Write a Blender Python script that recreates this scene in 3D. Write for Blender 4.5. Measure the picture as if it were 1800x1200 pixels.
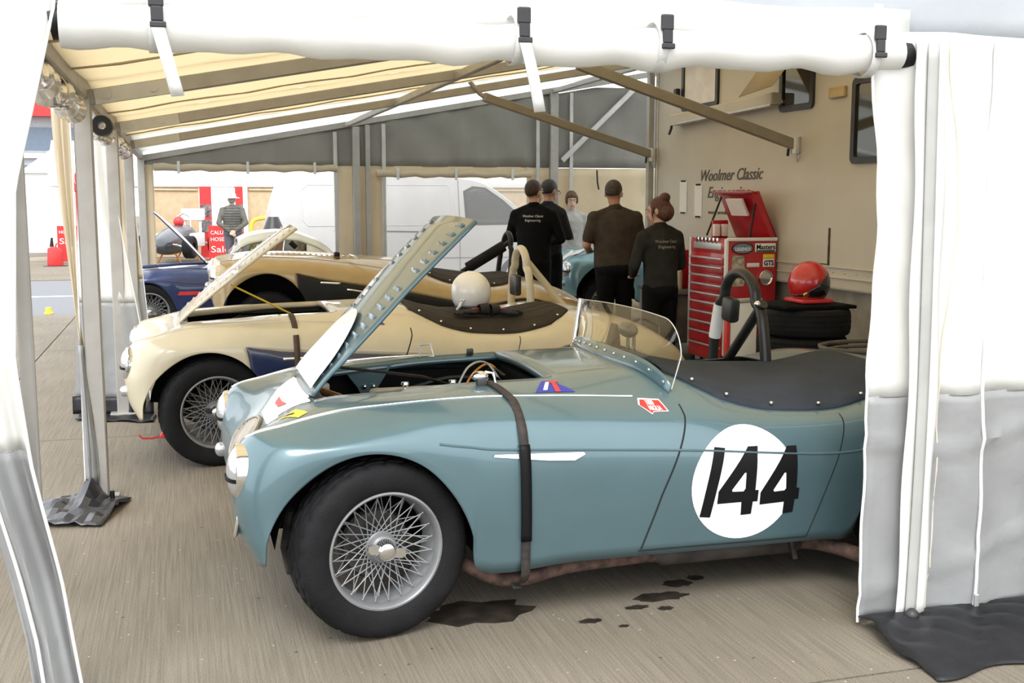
import bpy, bmesh, math, random
import numpy as np
from mathutils import Vector, Matrix, Euler
from mathutils.bvhtree import BVHTree
random.seed(7); np.random.seed(7)
R = math.radians
for o in list(bpy.data.objects): bpy.data.objects.remove(o)
scene = bpy.context.scene
COL = scene.collection

# ---------------------------------------------------------------- camera
cam_d = bpy.data.cameras.new('camera'); cam_d.sensor_width = 36.0
cam_d.lens = 36.0 * 1950 / 1800; cam_d.clip_start = .05; cam_d.clip_end = 500
cam = bpy.data.objects.new('camera', cam_d); COL.objects.link(cam)
cam.location = (0, 0, 1.55)
cam.rotation_euler = (math.pi / 2 - math.atan(250 / 1950), 0, -R(16.5))
scene.camera = cam
# ---------------------------------------------------------------- overcast sky
w = bpy.data.worlds.new('overcast_sky'); scene.world = w; w.use_nodes = True
nt = w.node_tree; bg = nt.nodes['Background']
tc = nt.nodes.new('ShaderNodeTexCoord'); nz = nt.nodes.new('ShaderNodeTexNoise')
nz.inputs['Scale'].default_value = 1.5; nz.inputs['Detail'].default_value = 3
cr = nt.nodes.new('ShaderNodeValToRGB')
cr.color_ramp.elements[0].position = .3; cr.color_ramp.elements[0].color = (.80, .86, .93, 1)
cr.color_ramp.elements[1].position = .7; cr.color_ramp.elements[1].color = (1, 1, 1, 1)
nt.links.new(tc.outputs['Generated'], nz.inputs['Vector']); nt.links.new(nz.outputs['Fac'], cr.inputs['Fac'])
nt.links.new(cr.outputs['Color'], bg.inputs['Color']); bg.inputs['Strength'].default_value = 1.9
# ---------------------------------------------------------------- high thin-cloud sun
sd = bpy.data.lights.new('sun_offscreen', 'SUN'); sd.energy = 1.6; sd.angle = R(28); sd.color = (1, .96, .9)
sun = bpy.data.objects.new('sun_offscreen', sd); COL.objects.link(sun)
sun.rotation_euler = (R(38), R(-14), R(-6)); sun.location = (0, -10, 20)
# ---------------------------------------------------------------- exposure
vs = scene.view_settings
vs.view_transform = 'Standard'; vs.look = 'None'; vs.gamma = 1; vs.exposure = 0.62
vs.use_curve_mapping = False

# ---------------------------------------------------------------- helpers
class MB:
    """collects geometry for ONE mesh object"""
    def __init__(s): s.v = []; s.f = []
    def add(s, vs, fs):
        b = len(s.v); s.v += [tuple(p) for p in vs]; s.f += [tuple(b + i for i in f) for f in fs]; return s
    def box(s, c, d, rot=None, taper=None):
        c = Vector(c); hx, hy, hz = d[0] / 2, d[1] / 2, d[2] / 2; vs = []
        for z in (-1, 1):
            k = taper if (taper and z > 0) else 1
            for x, y in ((-1, -1), (1, -1), (1, 1), (-1, 1)):
                p = Vector((x * hx * k, y * hy * k, z * hz))
                if rot is not None: p = rot @ p
                vs.append(c + p)
        return s.add(vs, [(3, 2, 1, 0), (4, 5, 6, 7), (0, 1, 5, 4), (1, 2, 6, 5), (2, 3, 7, 6), (3, 0, 4, 7)])
    def tube(s, pts, r, n=8, caps=True, flat=None):
        pts = [Vector(p) for p in pts]; m = len(pts)
        rs = r if isinstance(r, (list, tuple)) else [r] * m
        T = []
        for i in range(m):
            a = pts[max(i - 1, 0)]; b = pts[min(i + 1, m - 1)]; t = (b - a)
            T.append(t.normalized() if t.length > 1e-9 else Vector((0, 0, 1)))
        u = T[0].orthogonal().normalized(); vs = []
        for i in range(m):
            u = (u - T[i] * u.dot(T[i])); u = u.normalized() if u.length > 1e-6 else T[i].orthogonal().normalized()
            q = T[i].cross(u)
            for k in range(n):
                a = 2 * math.pi * (k + .5) / n
                vs.append(pts[i] + (u * math.cos(a) + q * math.sin(a)) * rs[i])
        fs = [(i * n + k, i * n + (k + 1) % n, (i + 1) * n + (k + 1) % n, (i + 1) * n + k) for i in range(m - 1) for k in range(n)]
        if caps: fs += [tuple(range(n))[::-1], tuple((m - 1) * n + k for k in range(n))]
        return s.add(vs, fs)
    def cyl(s, a, b, r, r2=None, n=16, caps=True): return s.tube([a, b], [r, r if r2 is None else r2], n, caps)
    def lathe(s, prof, n=32, M=None, closed=False, rf=None):
        """prof: (radius, height) pairs about local z"""
        M = M or Matrix(); m = len(prof); vs = []
        for i, (r, z) in enumerate(prof):
            for k in range(n):
                rr = rf(i, k, r) if rf else r
                a = 2 * math.pi * k / n
                vs.append(M @ Vector((rr * math.cos(a), rr * math.sin(a), z)))
        fs = []
        for i in range(m if closed else m - 1):
            j = (i + 1) % m
            for k in range(n): fs.append((i * n + k, i * n + (k + 1) % n, j * n + (k + 1) % n, j * n + k))
        return s.add(vs, fs)
    def ball(s, c, r, n=16, m=10, M=None):
        c = Vector(c); r = r if isinstance(r, (tuple, list)) else (r, r, r); vs = []; fs = []
        for i in range(m + 1):
            t = math.pi * i / m
            for k in range(n):
                a = 2 * math.pi * k / n
                p = Vector((r[0] * math.sin(t) * math.cos(a), r[1] * math.sin(t) * math.sin(a), r[2] * math.cos(t)))
                vs.append(c + (M @ p if M is not None else p))
        for i in range(m):
            for k in range(n): fs.append((i * n + k, (i + 1) * n + k, (i + 1) * n + (k + 1) % n, i * n + (k + 1) % n))
        return s.add(vs, fs)
    def grid(s, G, closed=False):
        nr = len(G); nc = len(G[0]); vs = [p for r in G for p in r]; fs = []
        for i in range(nr - 1):
            for j in range(nc if closed else nc - 1):
                k = (j + 1) % nc; fs.append((i * nc + j, (i + 1) * nc + j, (i + 1) * nc + k, i * nc + k))
        return s.add(vs, fs)
    def prism(s, poly, a, b, axis='y'):
        """2-d polygon swept from a to b; axis y: poly is (x,z); x: poly is (y,z); z: poly is (x,y)"""
        n = len(poly)
        def P(q, t): return {'y': (q[0], t, q[1]), 'x': (t, q[0], q[1]), 'z': (q[0], q[1], t)}[axis]
        vs = [P(q, a) for q in poly] + [P(q, b) for q in poly]
        fs = [tuple(range(n)), tuple(range(2 * n - 1, n - 1, -1))] + [(i + n, (i + 1) % n + n, (i + 1) % n, i) for i in range(n)]
        return s.add(vs, fs)
    def build(s, name, mat, parent=None, smooth=40, bevel=0, solid=0, seg=2, loc=None, rot=None, sub=0, weld=True):
        bm = bmesh.new(); vv = [bm.verts.new(p) for p in s.v]
        for f in s.f:
            try: bm.faces.new([vv[i] for i in f])
            except ValueError: pass
        if weld: bmesh.ops.remove_doubles(bm, verts=bm.verts, dist=1e-5)
        bmesh.ops.recalc_face_normals(bm, faces=bm.faces)
        if bevel:
            es = [e for e in bm.edges if len(e.link_faces) == 2 and e.calc_face_angle(0) > .5]
            bmesh.ops.bevel(bm, geom=es, offset=bevel, segments=seg, profile=.5, affect='EDGES')
        me = bpy.data.meshes.new(name); bm.to_mesh(me); bm.free()
        return link(name, me, mat, parent, smooth, solid, loc, rot, sub)

def link(name, me, mat, parent=None, smooth=40, solid=0, loc=None, rot=None, sub=0):
    if smooth:
        me.shade_smooth(); me.set_sharp_from_angle(angle=R(smooth))
    o = bpy.data.objects.new(name, me); COL.objects.link(o)
    if mat is not None and not me.materials: me.materials.append(mat)
    if parent is not None: o.parent = parent
    if loc is not None: o.location = loc
    if rot is not None: o.rotation_euler = rot
    if sub:
        m = o.modifiers.new('subdivision', 'SUBSURF'); m.levels = m.render_levels = sub
    if solid:
        m = o.modifiers.new('thickness', 'SOLIDIFY'); m.thickness = abs(solid); m.offset = 1 if solid > 0 else -1
    return o

def share(src, name, parent=None, loc=None, rot=None, mat=None):
    o = src.copy(); o.name = name; COL.objects.link(o)
    o.parent = parent
    if loc is not None: o.location = loc
    if rot is not None: o.rotation_euler = rot
    if mat is not None and o.material_slots:
        o.material_slots[0].link = 'OBJECT'; o.material_slots[0].material = mat
    return o

def tag(o, label=None, cat=None, group=None, kind=None):
    if label: o['label'] = label
    if cat: o['category'] = cat
    if group: o['group'] = group
    if kind: o['kind'] = kind
    return o
def thing(name, label, cat, loc=(0, 0, 0), rot=(0, 0, 0), group=None):
    o = bpy.data.objects.new(name, None); COL.objects.link(o); o.empty_display_size = .1
    o.location = loc; o.rotation_euler = rot; return tag(o, label, cat, group)
def struct(o): o['kind'] = 'structure'; return o

# ---------------------------------------------------------------- procedural materials
MATS = {}
def mat(name, col, rough=.5, metal=0, var=.06, vscale=8, bump=0, bscale=40, coat=0, trans=0, alpha=1, stretch=None, spec=.5, col2=None, c2pos=(.35, .65), sheen=0, coatr=.05):
    if name in MATS: return MATS[name]
    m = bpy.data.materials.new(name); m.use_nodes = True; nt = m.node_tree; N = nt.nodes; L = nt.links
    b = N['Principled BSDF']; tc = N.new('ShaderNodeTexCoord'); mp = N.new('ShaderNodeMapping')
    L.new(tc.outputs['Object'], mp.inputs['Vector'])
    if stretch: mp.inputs['Scale'].default_value = stretch
    nz = N.new('ShaderNodeTexNoise'); nz.inputs['Scale'].default_value = vscale; nz.inputs['Detail'].default_value = 4
    L.new(mp.outputs['Vector'], nz.inputs['Vector'])
    rp = N.new('ShaderNodeValToRGB'); e = rp.color_ramp.elements
    c = list(col); c2 = list(col2) if col2 else [min(1, x * (1 + var)) for x in c]
    c1 = c if col2 else [x * (1 - var) for x in c]
    e[0].position, e[1].position = c2pos; e[0].color = (*c1, 1); e[1].color = (*c2, 1)
    L.new(nz.outputs['Fac'], rp.inputs['Fac']); L.new(rp.outputs['Color'], b.inputs['Base Color'])
    b.inputs['Roughness'].default_value = rough; b.inputs['Metallic'].default_value = metal
    b.inputs['Coat Weight'].default_value = coat; b.inputs['Coat Roughness'].default_value = coatr
    b.inputs['Transmission Weight'].default_value = trans; b.inputs['Alpha'].default_value = alpha
    b.inputs['Specular IOR Level'].default_value = spec
    if sheen: b.inputs['Sheen Weight'].default_value = sheen
    if bump:
        n2 = N.new('ShaderNodeTexNoise'); n2.inputs['Scale'].default_value = bscale; n2.inputs['Detail'].default_value = 5
        L.new(mp.outputs['Vector'], n2.inputs['Vector'])
        bp = N.new('ShaderNodeBump'); bp.inputs['Strength'].default_value = bump; bp.inputs['Distance'].default_value = .01
        L.new(n2.outputs['Fac'], bp.inputs['Height']); L.new(bp.outputs['Normal'], b.inputs['Normal'])
    MATS[name] = m; return m

def cloth(name, col, translucent=.35, bump=.25, bscale=14, rough=.7, var=.05, tcol=None, glossy=0):
    """woven or coated tent fabric: part of the light passes through"""
    m = mat(name, col, rough, var=var, vscale=3, bump=bump, bscale=bscale)
    nt = m.node_tree; N = nt.nodes; L = nt.links; b = N['Principled BSDF']
    t = N.new('ShaderNodeBsdfTranslucent'); t.inputs['Color'].default_value = (*(tcol or col), 1)
    mx = N.new('ShaderNodeMixShader'); mx.inputs['Fac'].default_value = translucent
    out = N['Material Output']
    L.new(b.outputs['BSDF'], mx.inputs[1]); L.new(t.outputs['BSDF'], mx.inputs[2]); L.new(mx.outputs['Shader'], out.inputs['Surface'])
    return m

def glass(name, tint=(.9, .95, .95), clear=.85, rough=.03, haze=None):
    """thin pane: transparent, with real reflection and optional haze"""
    m = bpy.data.materials.new(name); m.use_nodes = True; nt = m.node_tree; N = nt.nodes; L = nt.links
    N.remove(N['Principled BSDF']); out = N['Material Output']
    tr = N.new('ShaderNodeBsdfTransparent'); tr.inputs['Color'].default_value = (*tint, 1)
    gl = N.new('ShaderNodeBsdfGlossy'); gl.inputs['Roughness'].default_value = rough
    tcn = N.new('ShaderNodeTexCoord'); nz = N.new('ShaderNodeTexNoise'); nz.inputs['Scale'].default_value = 6
    L.new(tcn.outputs['Object'], nz.inputs['Vector'])
    bp = N.new('ShaderNodeBump'); bp.inputs['Strength'].default_value = .05; L.new(nz.outputs['Fac'], bp.inputs['Height']); L.new(bp.outputs['Normal'], gl.inputs['Normal'])
    fr = N.new('ShaderNodeLayerWeight'); fr.inputs['Blend'].default_value = .5
    pw = N.new('ShaderNodeMath'); pw.operation = 'POWER'; pw.inputs[1].default_value = 4; L.new(fr.outputs['Facing'], pw.inputs[0])
    ad = N.new('ShaderNodeMath'); ad.operation = 'MULTIPLY_ADD'; ad.inputs[1].default_value = .55; ad.inputs[2].default_value = .03 + (1 - clear) * .25
    L.new(pw.outputs[0], ad.inputs[0])
    mx = N.new('ShaderNodeMixShader'); L.new(ad.outputs[0], mx.inputs['Fac']); L.new(tr.outputs[0], mx.inputs[1]); L.new(gl.outputs[0], mx.inputs[2])
    last = mx
    if haze:
        df = N.new('ShaderNodeBsdfTranslucent'); df.inputs['Color'].default_value = (*haze[0], 1)
        m2 = N.new('ShaderNodeMixShader'); m2.inputs['Fac'].default_value = haze[1]
        L.new(mx.outputs[0], m2.inputs[1]); L.new(df.outputs[0], m2.inputs[2]); last = m2
    L.new(last.outputs[0], out.inputs['Surface'])
    MATS[name] = m; return m

M = {}
M['chrome'] = mat('chrome', (.82, .83, .84), .12, 1)
M['alu'] = mat('brushed_aluminium', (.56, .56, .55), .45, .75, bump=.05, bscale=120)
M['alud'] = mat('tent_frame_aluminium', (.40, .385, .36), .5, .45, bump=.06, bscale=60)
M['silverpaint'] = mat('silver_painted_wire_wheel', (.27, .275, .28), .42, .5, var=.12)
M['rubber'] = mat('tyre_rubber', (.008, .008, .009), .72, var=.3, bump=.25, bscale=150, spec=.22)
M['black'] = mat('black_paint', (.007, .007, .007), .45, var=.2, spec=.3)
M['blackplastic'] = mat('black_plastic', (.02, .02, .021), .4, var=.2)
M['matblack'] = mat('matt_black_interior', (.006, .006, .006), .85, var=.3, spec=.1)
M['dkmetal'] = mat('oily_dark_metal', (.05, .047, .045), .5, .5, var=.4, vscale=20)
M['rust'] = mat('rusty_exhaust', (.085, .048, .036), .8, .1, var=.5, vscale=25, bump=.3, bscale=60)
M['white'] = mat('white_paint', (.80, .80, .79), .4, var=.03)
M['vinylwhite'] = mat('white_vinyl', (.78, .79, .80), .35, var=.02)
M['vinylblack'] = mat('black_vinyl', (.005, .005, .006), .5, var=.1, spec=.2)
M['red'] = mat('red_gloss_paint', (.42, .014, .018), .32, var=.1, coat=.3)
M['redvinyl'] = mat('red_vinyl', (.55, .03, .03), .4, var=.1)
M['bluevinyl'] = mat('blue_vinyl', (.02, .03, .30), .4, var=.1)
M['yellow'] = mat('yellow_paint', (.75, .55, .04), .45, var=.1)
M['orange'] = mat('orange_paint', (.6, .22, .04), .5, var=.15)
M['strap'] = mat('brown_black_webbing', (.030, .023, .019), .75, var=.3, vscale=40, bump=.2, bscale=200)
M['leather'] = mat('brown_leather', (.055, .032, .018), .65, var=.3, vscale=30)
M['paper'] = mat('white_paper', (.74, .74, .72), .8, var=.03)
M['glasslens'] = mat('lamp_lens', (.50, .52, .54), .12, .6, var=.05, bump=.5, bscale=28, coat=1)
M['blue'] = mat('ice_blue_metallic', (.084, .146, .166), .33, .30, var=.04, vscale=3, coat=.65, coatr=.07)
M['cream'] = mat('old_english_cream_paint', (.55, .495, .36), .35, 0, var=.03, coat=.7)
M['tan'] = mat('pale_gold_paint', (.40, .29, .135), .32, .15, var=.04, coat=.7)
M['navy'] = mat('navy_paint', (.010, .018, .065), .28, .1, var=.1, coat=.8)
M['vannavy'] = mat('dark_blue_paint', (.012, .026, .10), .28, .15, var=.1, coat=.8)
M['tonnavy'] = mat('navy_tonneau_cloth', (.030, .036, .046), .8, var=.12, bump=.25, bscale=260, spec=.25)
M['tonbrown'] = mat('dark_brown_tonneau_cloth', (.032, .026, .020), .8, var=.2, bump=.25, bscale=240, spec=.25)
M['fwhite'] = cloth('white_awning_fabric', (.78, .78, .76), .30, tcol=(.8, .79, .74))
M['fcream'] = cloth('cream_awning_fabric', (.66, .58, .43), .32, tcol=(.72, .60, .42))
M['froof'] = cloth('beige_roof_fabric', (.66, .60, .48), .62, tcol=(.88, .785, .60), bump=.08)
M['froofw'] = cloth('white_roof_fabric', (.80, .80, .77), .55, tcol=(.92, .93, .90), bump=.1)
M['fgrey'] = cloth('grey_band_fabric', (.30, .29, .265), .25, bump=.5, bscale=5, tcol=(.33, .31, .27))
M['fsilver'] = cloth('silver_grey_coated_fabric', (.30, .305, .305), .12, rough=.40, bump=.7, bscale=7)
M['fblack'] = mat('black_tarpaulin', (.009, .009, .011), .42, var=.3, bump=.9, bscale=7, spec=.35)
M['clear'] = glass('clear_perspex', (.93, .93, .88), .85)
M['carglass'] = glass('tinted_car_glass', (.30, .36, .36), .6)
M['pvc'] = glass('hazy_pvc_window', (.70, .69, .67), .8, .15, haze=((.62, .61, .59), .22))
M['roll'] = mat('wrinkled_clear_plastic_roll', (.60, .56, .50), .12, 0, var=.06, vscale=30, bump=.8, bscale=30, coat=1)

def text_mesh(body, size, shear=0, bold=0, extrude=.0015, align='LEFT'):
    c = bpy.data.curves.new('lettering', 'FONT'); c.body = body; c.size = size; c.shear = shear; c.offset = bold
    c.extrude = extrude; c.align_x = align; c.resolution_u = 3
    o = bpy.data.objects.new('lettering', c); COL.objects.link(o)
    dg = bpy.context.evaluated_depsgraph_get(); me = bpy.data.meshes.new_from_object(o.evaluated_get(dg))
    bpy.data.objects.remove(o); bpy.data.curves.remove(c); return me
def text(name, body, size, origin, ex, ey, m, parent=None, width=None, **k):
    """flat lettering: ex = reading direction, ey = up direction"""
    me = text_mesh(body, size, **k)
    if width:
        xs = [v.co.x for v in me.vertices]; f = width / (max(xs) - min(xs))
        for v in me.vertices: v.co.x *= f
    ex = Vector(ex).normalized(); ey = Vector(ey).normalized(); ez = ex.cross(ey)
    Mx = Matrix((ex, ey, ez)).transposed().to_4x4(); Mx.translation = Vector(origin)
    me.transform(Mx); me.materials.clear()
    return link(name, me, m, parent, smooth=0)
# ================================================================ ground
def concrete(name, c1, c2):
    m = bpy.data.materials.new(name); m.use_nodes = True; nt = m.node_tree; N = nt.nodes; L = nt.links; b = N['Principled BSDF']
    tc = N.new('ShaderNodeTexCoord')
    def noise(sc, scale, det=4):
        mp = N.new('ShaderNodeMapping'); mp.inputs['Scale'].default_value = sc; L.new(tc.outputs['Object'], mp.inputs['Vector'])
        z = N.new('ShaderNodeTexNoise'); z.inputs['Scale'].default_value = scale; z.inputs['Detail'].default_value = det
        L.new(mp.outputs['Vector'], z.inputs['Vector']); return z.outputs['Fac']
    big = noise((1, 1, 1), .9, 6); brush = noise((1, .018, 1), 120, 6); fine = noise((1, 1, 1), 190, 3)
    def ramp(f, p0, a, p1, bb):
        r = N.new('ShaderNodeValToRGB'); e = r.color_ramp.elements; e[0].position = p0; e[0].color = (*a, 1); e[1].position = p1; e[1].color = (*bb, 1); L.new(f, r.inputs['Fac']); return r.outputs['Color']
    def mul(a, bb, f=1):
        x = N.new('ShaderNodeMixRGB'); x.blend_type = 'MULTIPLY'; x.inputs['Fac'].default_value = f; L.new(a, x.inputs[1]); L.new(bb, x.inputs[2]); return x.outputs['Color']
    c = ramp(big, .3, c1, .7, c2)
    c = mul(c, ramp(brush, .36, (.80, .80, .795), .62, (1.06, 1.06, 1.06)))
    c = mul(c, ramp(fine, .3, (.68, .68, .68), .6, (1.06, 1.06, 1.06)))
    speck = N.new('ShaderNodeTexVoronoi'); speck.inputs['Scale'].default_value = 7; L.new(tc.outputs['Object'], speck.inputs['Vector'])
    c = mul(c, ramp(speck.outputs['Distance'], .035, (.45, .43, .4), .06, (1, 1, 1)))
    sp2 = N.new('ShaderNodeTexVoronoi'); sp2.inputs['Scale'].default_value = 13; L.new(tc.outputs['Object'], sp2.inputs['Vector'])
    rs = ramp(sp2.outputs['Distance'], .045, (.8, .8, .8), .075, (0, 0, 0)); mxs = N.new('ShaderNodeMixRGB'); L.new(rs, mxs.inputs['Fac']); L.new(c, mxs.inputs[1]); mxs.inputs[2].default_value = (.40, .37, .32, 1); c = mxs.outputs['Color']
    L.new(c, b.inputs['Base Color']); b.inputs['Roughness'].default_value = .85; b.inputs['Specular IOR Level'].default_value = .25
    ad = N.new('ShaderNodeMath'); ad.operation = 'ADD'; L.new(brush, ad.inputs[0]); L.new(fine, ad.inputs[1])
    bp = N.new('ShaderNodeBump'); bp.inputs['Strength'].default_value = .4; bp.inputs['Distance'].default_value = .005
    L.new(ad.outputs[0], bp.inputs['Height']); L.new(bp.outputs['Normal'], b.inputs['Normal'])
    MATS[name] = m; return m
M['concrete'] = concrete('brushed_concrete', (.175, .150, .115), (.235, .205, .16))
M['asphalt'] = mat('asphalt_road', (.17, .175, .185), .9, var=.12, vscale=60, bump=.3, bscale=200)
floor = MB().box((4, 20, -.06), (160, 180, .04)).build('floor', mat('joint_filler', (.10, .09, .08), .9, var=.3), smooth=0); struct(floor)
SL = 4.6
slab0 = None
for ix in range(-4, 5):
    for iy in range(-2, 4):
        x0, y0 = -1.4 + ix * SL, -1.6 + iy * SL
        ye = y0 + SL
        if y0 >= 16: continue
        if iy == 3: ye = 16.0
        if slab0 is None or iy == 3:
            o = MB().box((0, 0, -.02), (SL - .012, ye - y0 - .012, .04)).build('slab', M['concrete'], floor, smooth=0)
            if iy != 3: slab0 = o
        else: o = share(slab0, 'slab', floor)
        o.location = (x0 + SL / 2, (y0 + ye) / 2, 0)
MB().box((0, 19.45, -.021), (150, 6.86, .038)).build('road_surface', M['asphalt'], floor, smooth=0)
MB().box((0, 19.15, .0), (150, .13, .004)).build('road_line', M['white'], floor, smooth=0)
MB().box((0, 66, -.02), (150, 86, .04)).build('far_paving', M['concrete'], floor, smooth=0)
# oil stains under the blue car
M['oil'] = mat('oil_stain', (.030, .024, .018), .45, var=.4, vscale=15)
for (x, y, a, b_) in ((1.02, 3.90, .20, .12), (1.75, 3.86, .11, .045), (1.62, 3.78, .05, .02), (1.88, 3.98, .06, .04), (1.40, 3.70, .045, .022), (1.72, 3.74, .03, .02), (1.98, 4.02, .035, .03), (1.50, 3.62, .02, .012)):
    n = 18; k = random.random() * 6
    ring = [(x + a * math.cos(t * 2 * math.pi / n) * (1 + .18 * math.sin(3 * t + k)), y + b_ * math.sin(t * 2 * math.pi / n) * (1 + .2 * math.cos(2 * t + k))) for t in range(n)]
    MB().prism(ring, .0004, .0018, 'z').build('oil_stain', M['oil'], floor, smooth=0)

# ================================================================ awning frame
EX, BY, FY = -.45, 14.35, 3.5            # eave line, back gable, front gable
SLOPE = .18
def rz(x): return 2.09 + SLOPE * (x - EX)
frame = thing('awning_frame', 'grey aluminium awning frame of posts, rafters and braces over the cars', 'tent frame', (0, 0, 0))
def bar(name, a, b, wd=.06, ht=.06, m=None, bev=.006, par=None):
    a = Vector(a); b = Vector(b); d = b - a; t = d.normalized()
    up = Vector((0, 0, 1)) if abs(t.z) < .95 else Vector((0, 1, 0))
    s_ = t.cross(up).normalized(); u = s_.cross(t)
    rot = Matrix((t, s_, u)).transposed()
    return MB().box((a + b) / 2, (d.length, wd, ht), rot).build(name, m or M['alud'], par or frame, smooth=0, bevel=bev, seg=1)
POSTY = (3.5, 5.95, 8.4, 10.9, 14.35)
for y in POSTY:
    p = bar('post', (EX, y, 0), (EX, y, 2.06), .085 if y > 4 else .04, .085 if y > 4 else .04)
    MB().box((EX, y, .012), (.18, .18, .024)).build('foot_plate', M['alud'], p, smooth=0, bevel=.004)
    MB().cyl((EX + .06, y - .06, .0), (EX + .06, y - .06, .07), .012, n=8).build('peg', M['black'], p)
bar('eave_beam', (EX, 3.47, 2.10), (EX, 14.45, 2.10), .06, .13)
MB().tube([(EX, 3.47, 2.18), (EX, 14.45, 2.18)], .025, 8).build('eave_rail', M['alud'], frame)
for y in (5.95, 8.4, 10.9):
    rf = bar('rafter', (EX, y, rz(EX) - .05), (5.0, y, rz(5.0) - .05), .055, .075)
    for k in (0, 1):
        MB().cyl((EX + .12 + .22 * k, y - .046, rz(EX + .12 + .22 * k) - .05), (EX + .12 + .22 * k, y - .03, rz(EX + .12 + .22 * k) - .05), .022, n=12).build('bolt', M['alu'], rf)
    bar('joint_plate', (EX + .06, y - .034, rz(EX + .06) - .055), (EX + .46, y - .034, rz(EX + .46) - .055), .008, .075, M['alu'], .003, rf)
gf = thing('gable_frame', 'aluminium gable frame with uprights and diagonal brace at the back wall', 'tent frame')
bar('gable_rafter', (EX, BY, rz(EX) - .05), (6.9, BY, rz(6.9) - .05), .06, .075, par=gf)
bar('gable_rafter', (EX, 3.5, rz(EX) - .02), (5.0, 3.5, rz(5.0) - .02), .06, .12)
for x in (2.05, 4.82):
    bar('purlin', (x, 3.5, rz(x) - .06), (x, BY, rz(x) - .06), .05, .06)
bar('gable_post', (2.16, BY - .05, 0), (2.16, BY - .05, rz(2.16) - .1), .09, .09, par=gf)
bar('gable_post', (2.31, BY - .05, 0), (2.31, BY - .05, rz(2.31) - .1), .06, .06, par=gf)
bar('gable_post', (4.82, BY - .05, 0), (4.82, BY - .05, rz(4.82) - .08), .11, .08, par=gf)
for x in (1.90, 2.52, 4.60, 5.07):
    bar('gable_upright', (x, BY - .04, .0), (x, BY - .04, rz(x) - .12), .05, .03, M['alu'], par=gf)
bar('gable_brace', (4.93, BY - .06, 2.06), (5.95, BY - .06, 3.02), .05, .07, M['alu'], par=gf)
bar('truck_post', (4.94, 11.36, 0), (4.94, 11.36, 3.02), .07, .07)
bar('front_post', (2.53, 3.50, 0), (2.53, 3.50, 2.5), .085, .05)
for (a, b) in (((3.02, 8.38, 2.60), (4.98, 8.40, 2.00)), ((2.93, 10.88, 2.56), (4.94, 11.30, 2.03))):
    a = Vector(a); b = Vector(b)
    ar = bar('support_arm', a, b, .06, .085, mat('bronze_grey_arm', (.30, .27, .22), .5, .4))
    e = a + (a - b).normalized() * .16 + Vector((0, 0, .10))
    MB().tube([a, a + (a - b).normalized() * .05 + Vector((0, 0, .02)), e], .022, 8).build('arm_hook', M['alud'], ar)
    MB().cyl(b + Vector((.0, 0, -.07)), b + Vector((.0, 0, .07)), .05, n=14).build('arm_bracket', M['alu'], ar)
    MB().tube([b + Vector((-.07, 0, -.03)), b + Vector((-.075, 0, -.09))], .012, 6).build('arm_pin', M['black'], ar)
    MB().tube([b + Vector((-.03, -.05, 0)), b + Vector((-.02, -.05, -.1)), b + Vector((-.01, -.05, -.14)), b + Vector((.0, -.05, -.08))], .006, 6).build('chain', M['alu'], ar)

# ================================================================ awning roof: one fabric bay between each pair of rafters
roof = thing('awning_roof', 'beige fabric awning roof stretched over the aluminium rafters', 'tent roof')
RY = [3.42, 5.95, 8.4, 10.9, BY + .05]
for k in range(4):
    G = []
    for i in range(25):
        x = EX - .06 + (5.02 - EX + .06) * i / 24
        row = []
        for j in range(13):
            t = j / 12; y = RY[k] + (RY[k + 1] - RY[k]) * t
            row.append((x, y, rz(x) + .03 - .035 * math.sin(math.pi * t) + .006 * math.sin(x * 9 + k)))
        G.append(row)
    MB().grid(G).build('roof_panel', M['froof'] if k < 3 else M['froofw'], roof, solid=.004)
for k in range(3):      # sewn seams along the beige bays
    for t in (.33, .66):
        y = RY[k] + (RY[k + 1] - RY[k]) * t
        MB().tube([(x, y, rz(x) + .026 - .035 * math.sin(math.pi * t) + .006 * math.sin(x * 9 + k)) for x in [EX + (5.0 - EX) * i / 24 for i in range(25)]], .007, 6).build('seam', mat('seam_tape', (.42, .34, .23), .8), roof)
G = [[(x, y, rz(x) + .02) for y in (11.4, 12.9, BY + .05)] for x in (5.0, 5.6, 6.3, 6.95)]
MB().grid(G).build('roof_panel', M['froofw'], roof, solid=.004)

# ================================================================ back gable wall
bw = thing('back_wall_canvas', 'awning back wall with grey gable band, cream panels and two window openings', 'tent wall')
def panel(name, x0, x1, z0, z1, m, par, y=BY, nx=None, amp=.012, fr=7, ph=0, diag=0):
    nx = nx or max(6, int((x1 - x0) * 14)); nz = max(6, int(abs((z1(x0) if callable(z1) else z1) - z0) * 9)); G = []
    for i in range(nx + 1):
        x = x0 + (x1 - x0) * i / nx; top = z1(x) if callable(z1) else z1
        G.append([(x, y + amp * math.sin((x + diag * (z0 + (top - z0) * j / nz)) * fr + ph) + .4 * amp * math.sin(x * 3.1 * fr + ph * 2), z0 + (top - z0) * j / nz) for j in range(nz + 1)])
    return MB().grid(G).build(name, m, par, solid=.004)
panel('grey_band', EX, 2.2, 1.97, lambda x: rz(x) - .06, M['fgrey'], bw, diag=.8, amp=.014)
panel('grey_band', 2.2, 4.82, 1.97, lambda x: rz(x) - .06, M['fgrey'], bw, amp=.018, diag=.8, fr=9)
panel('grey_band', 4.82, 6.95, 1.97, lambda x: min(rz(x) - .1, 3.05), M['fgrey'], bw, amp=.014, diag=.9, ph=1)
panel('cream_panel', EX, -.31, 0, 1.97, M['fcream'], bw, fr=30, amp=.012)
panel('cream_panel', 1.93, 2.50, 0, 1.97, M['fcream'], bw, fr=14)
panel('cream_panel', 4.46, 4.82, 0, 1.97, M['fcream'], bw, fr=16)
panel('cream_panel', 4.82, 6.95, 0, 1.965, M['fcream'], bw, fr=5, amp=.01)
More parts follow.
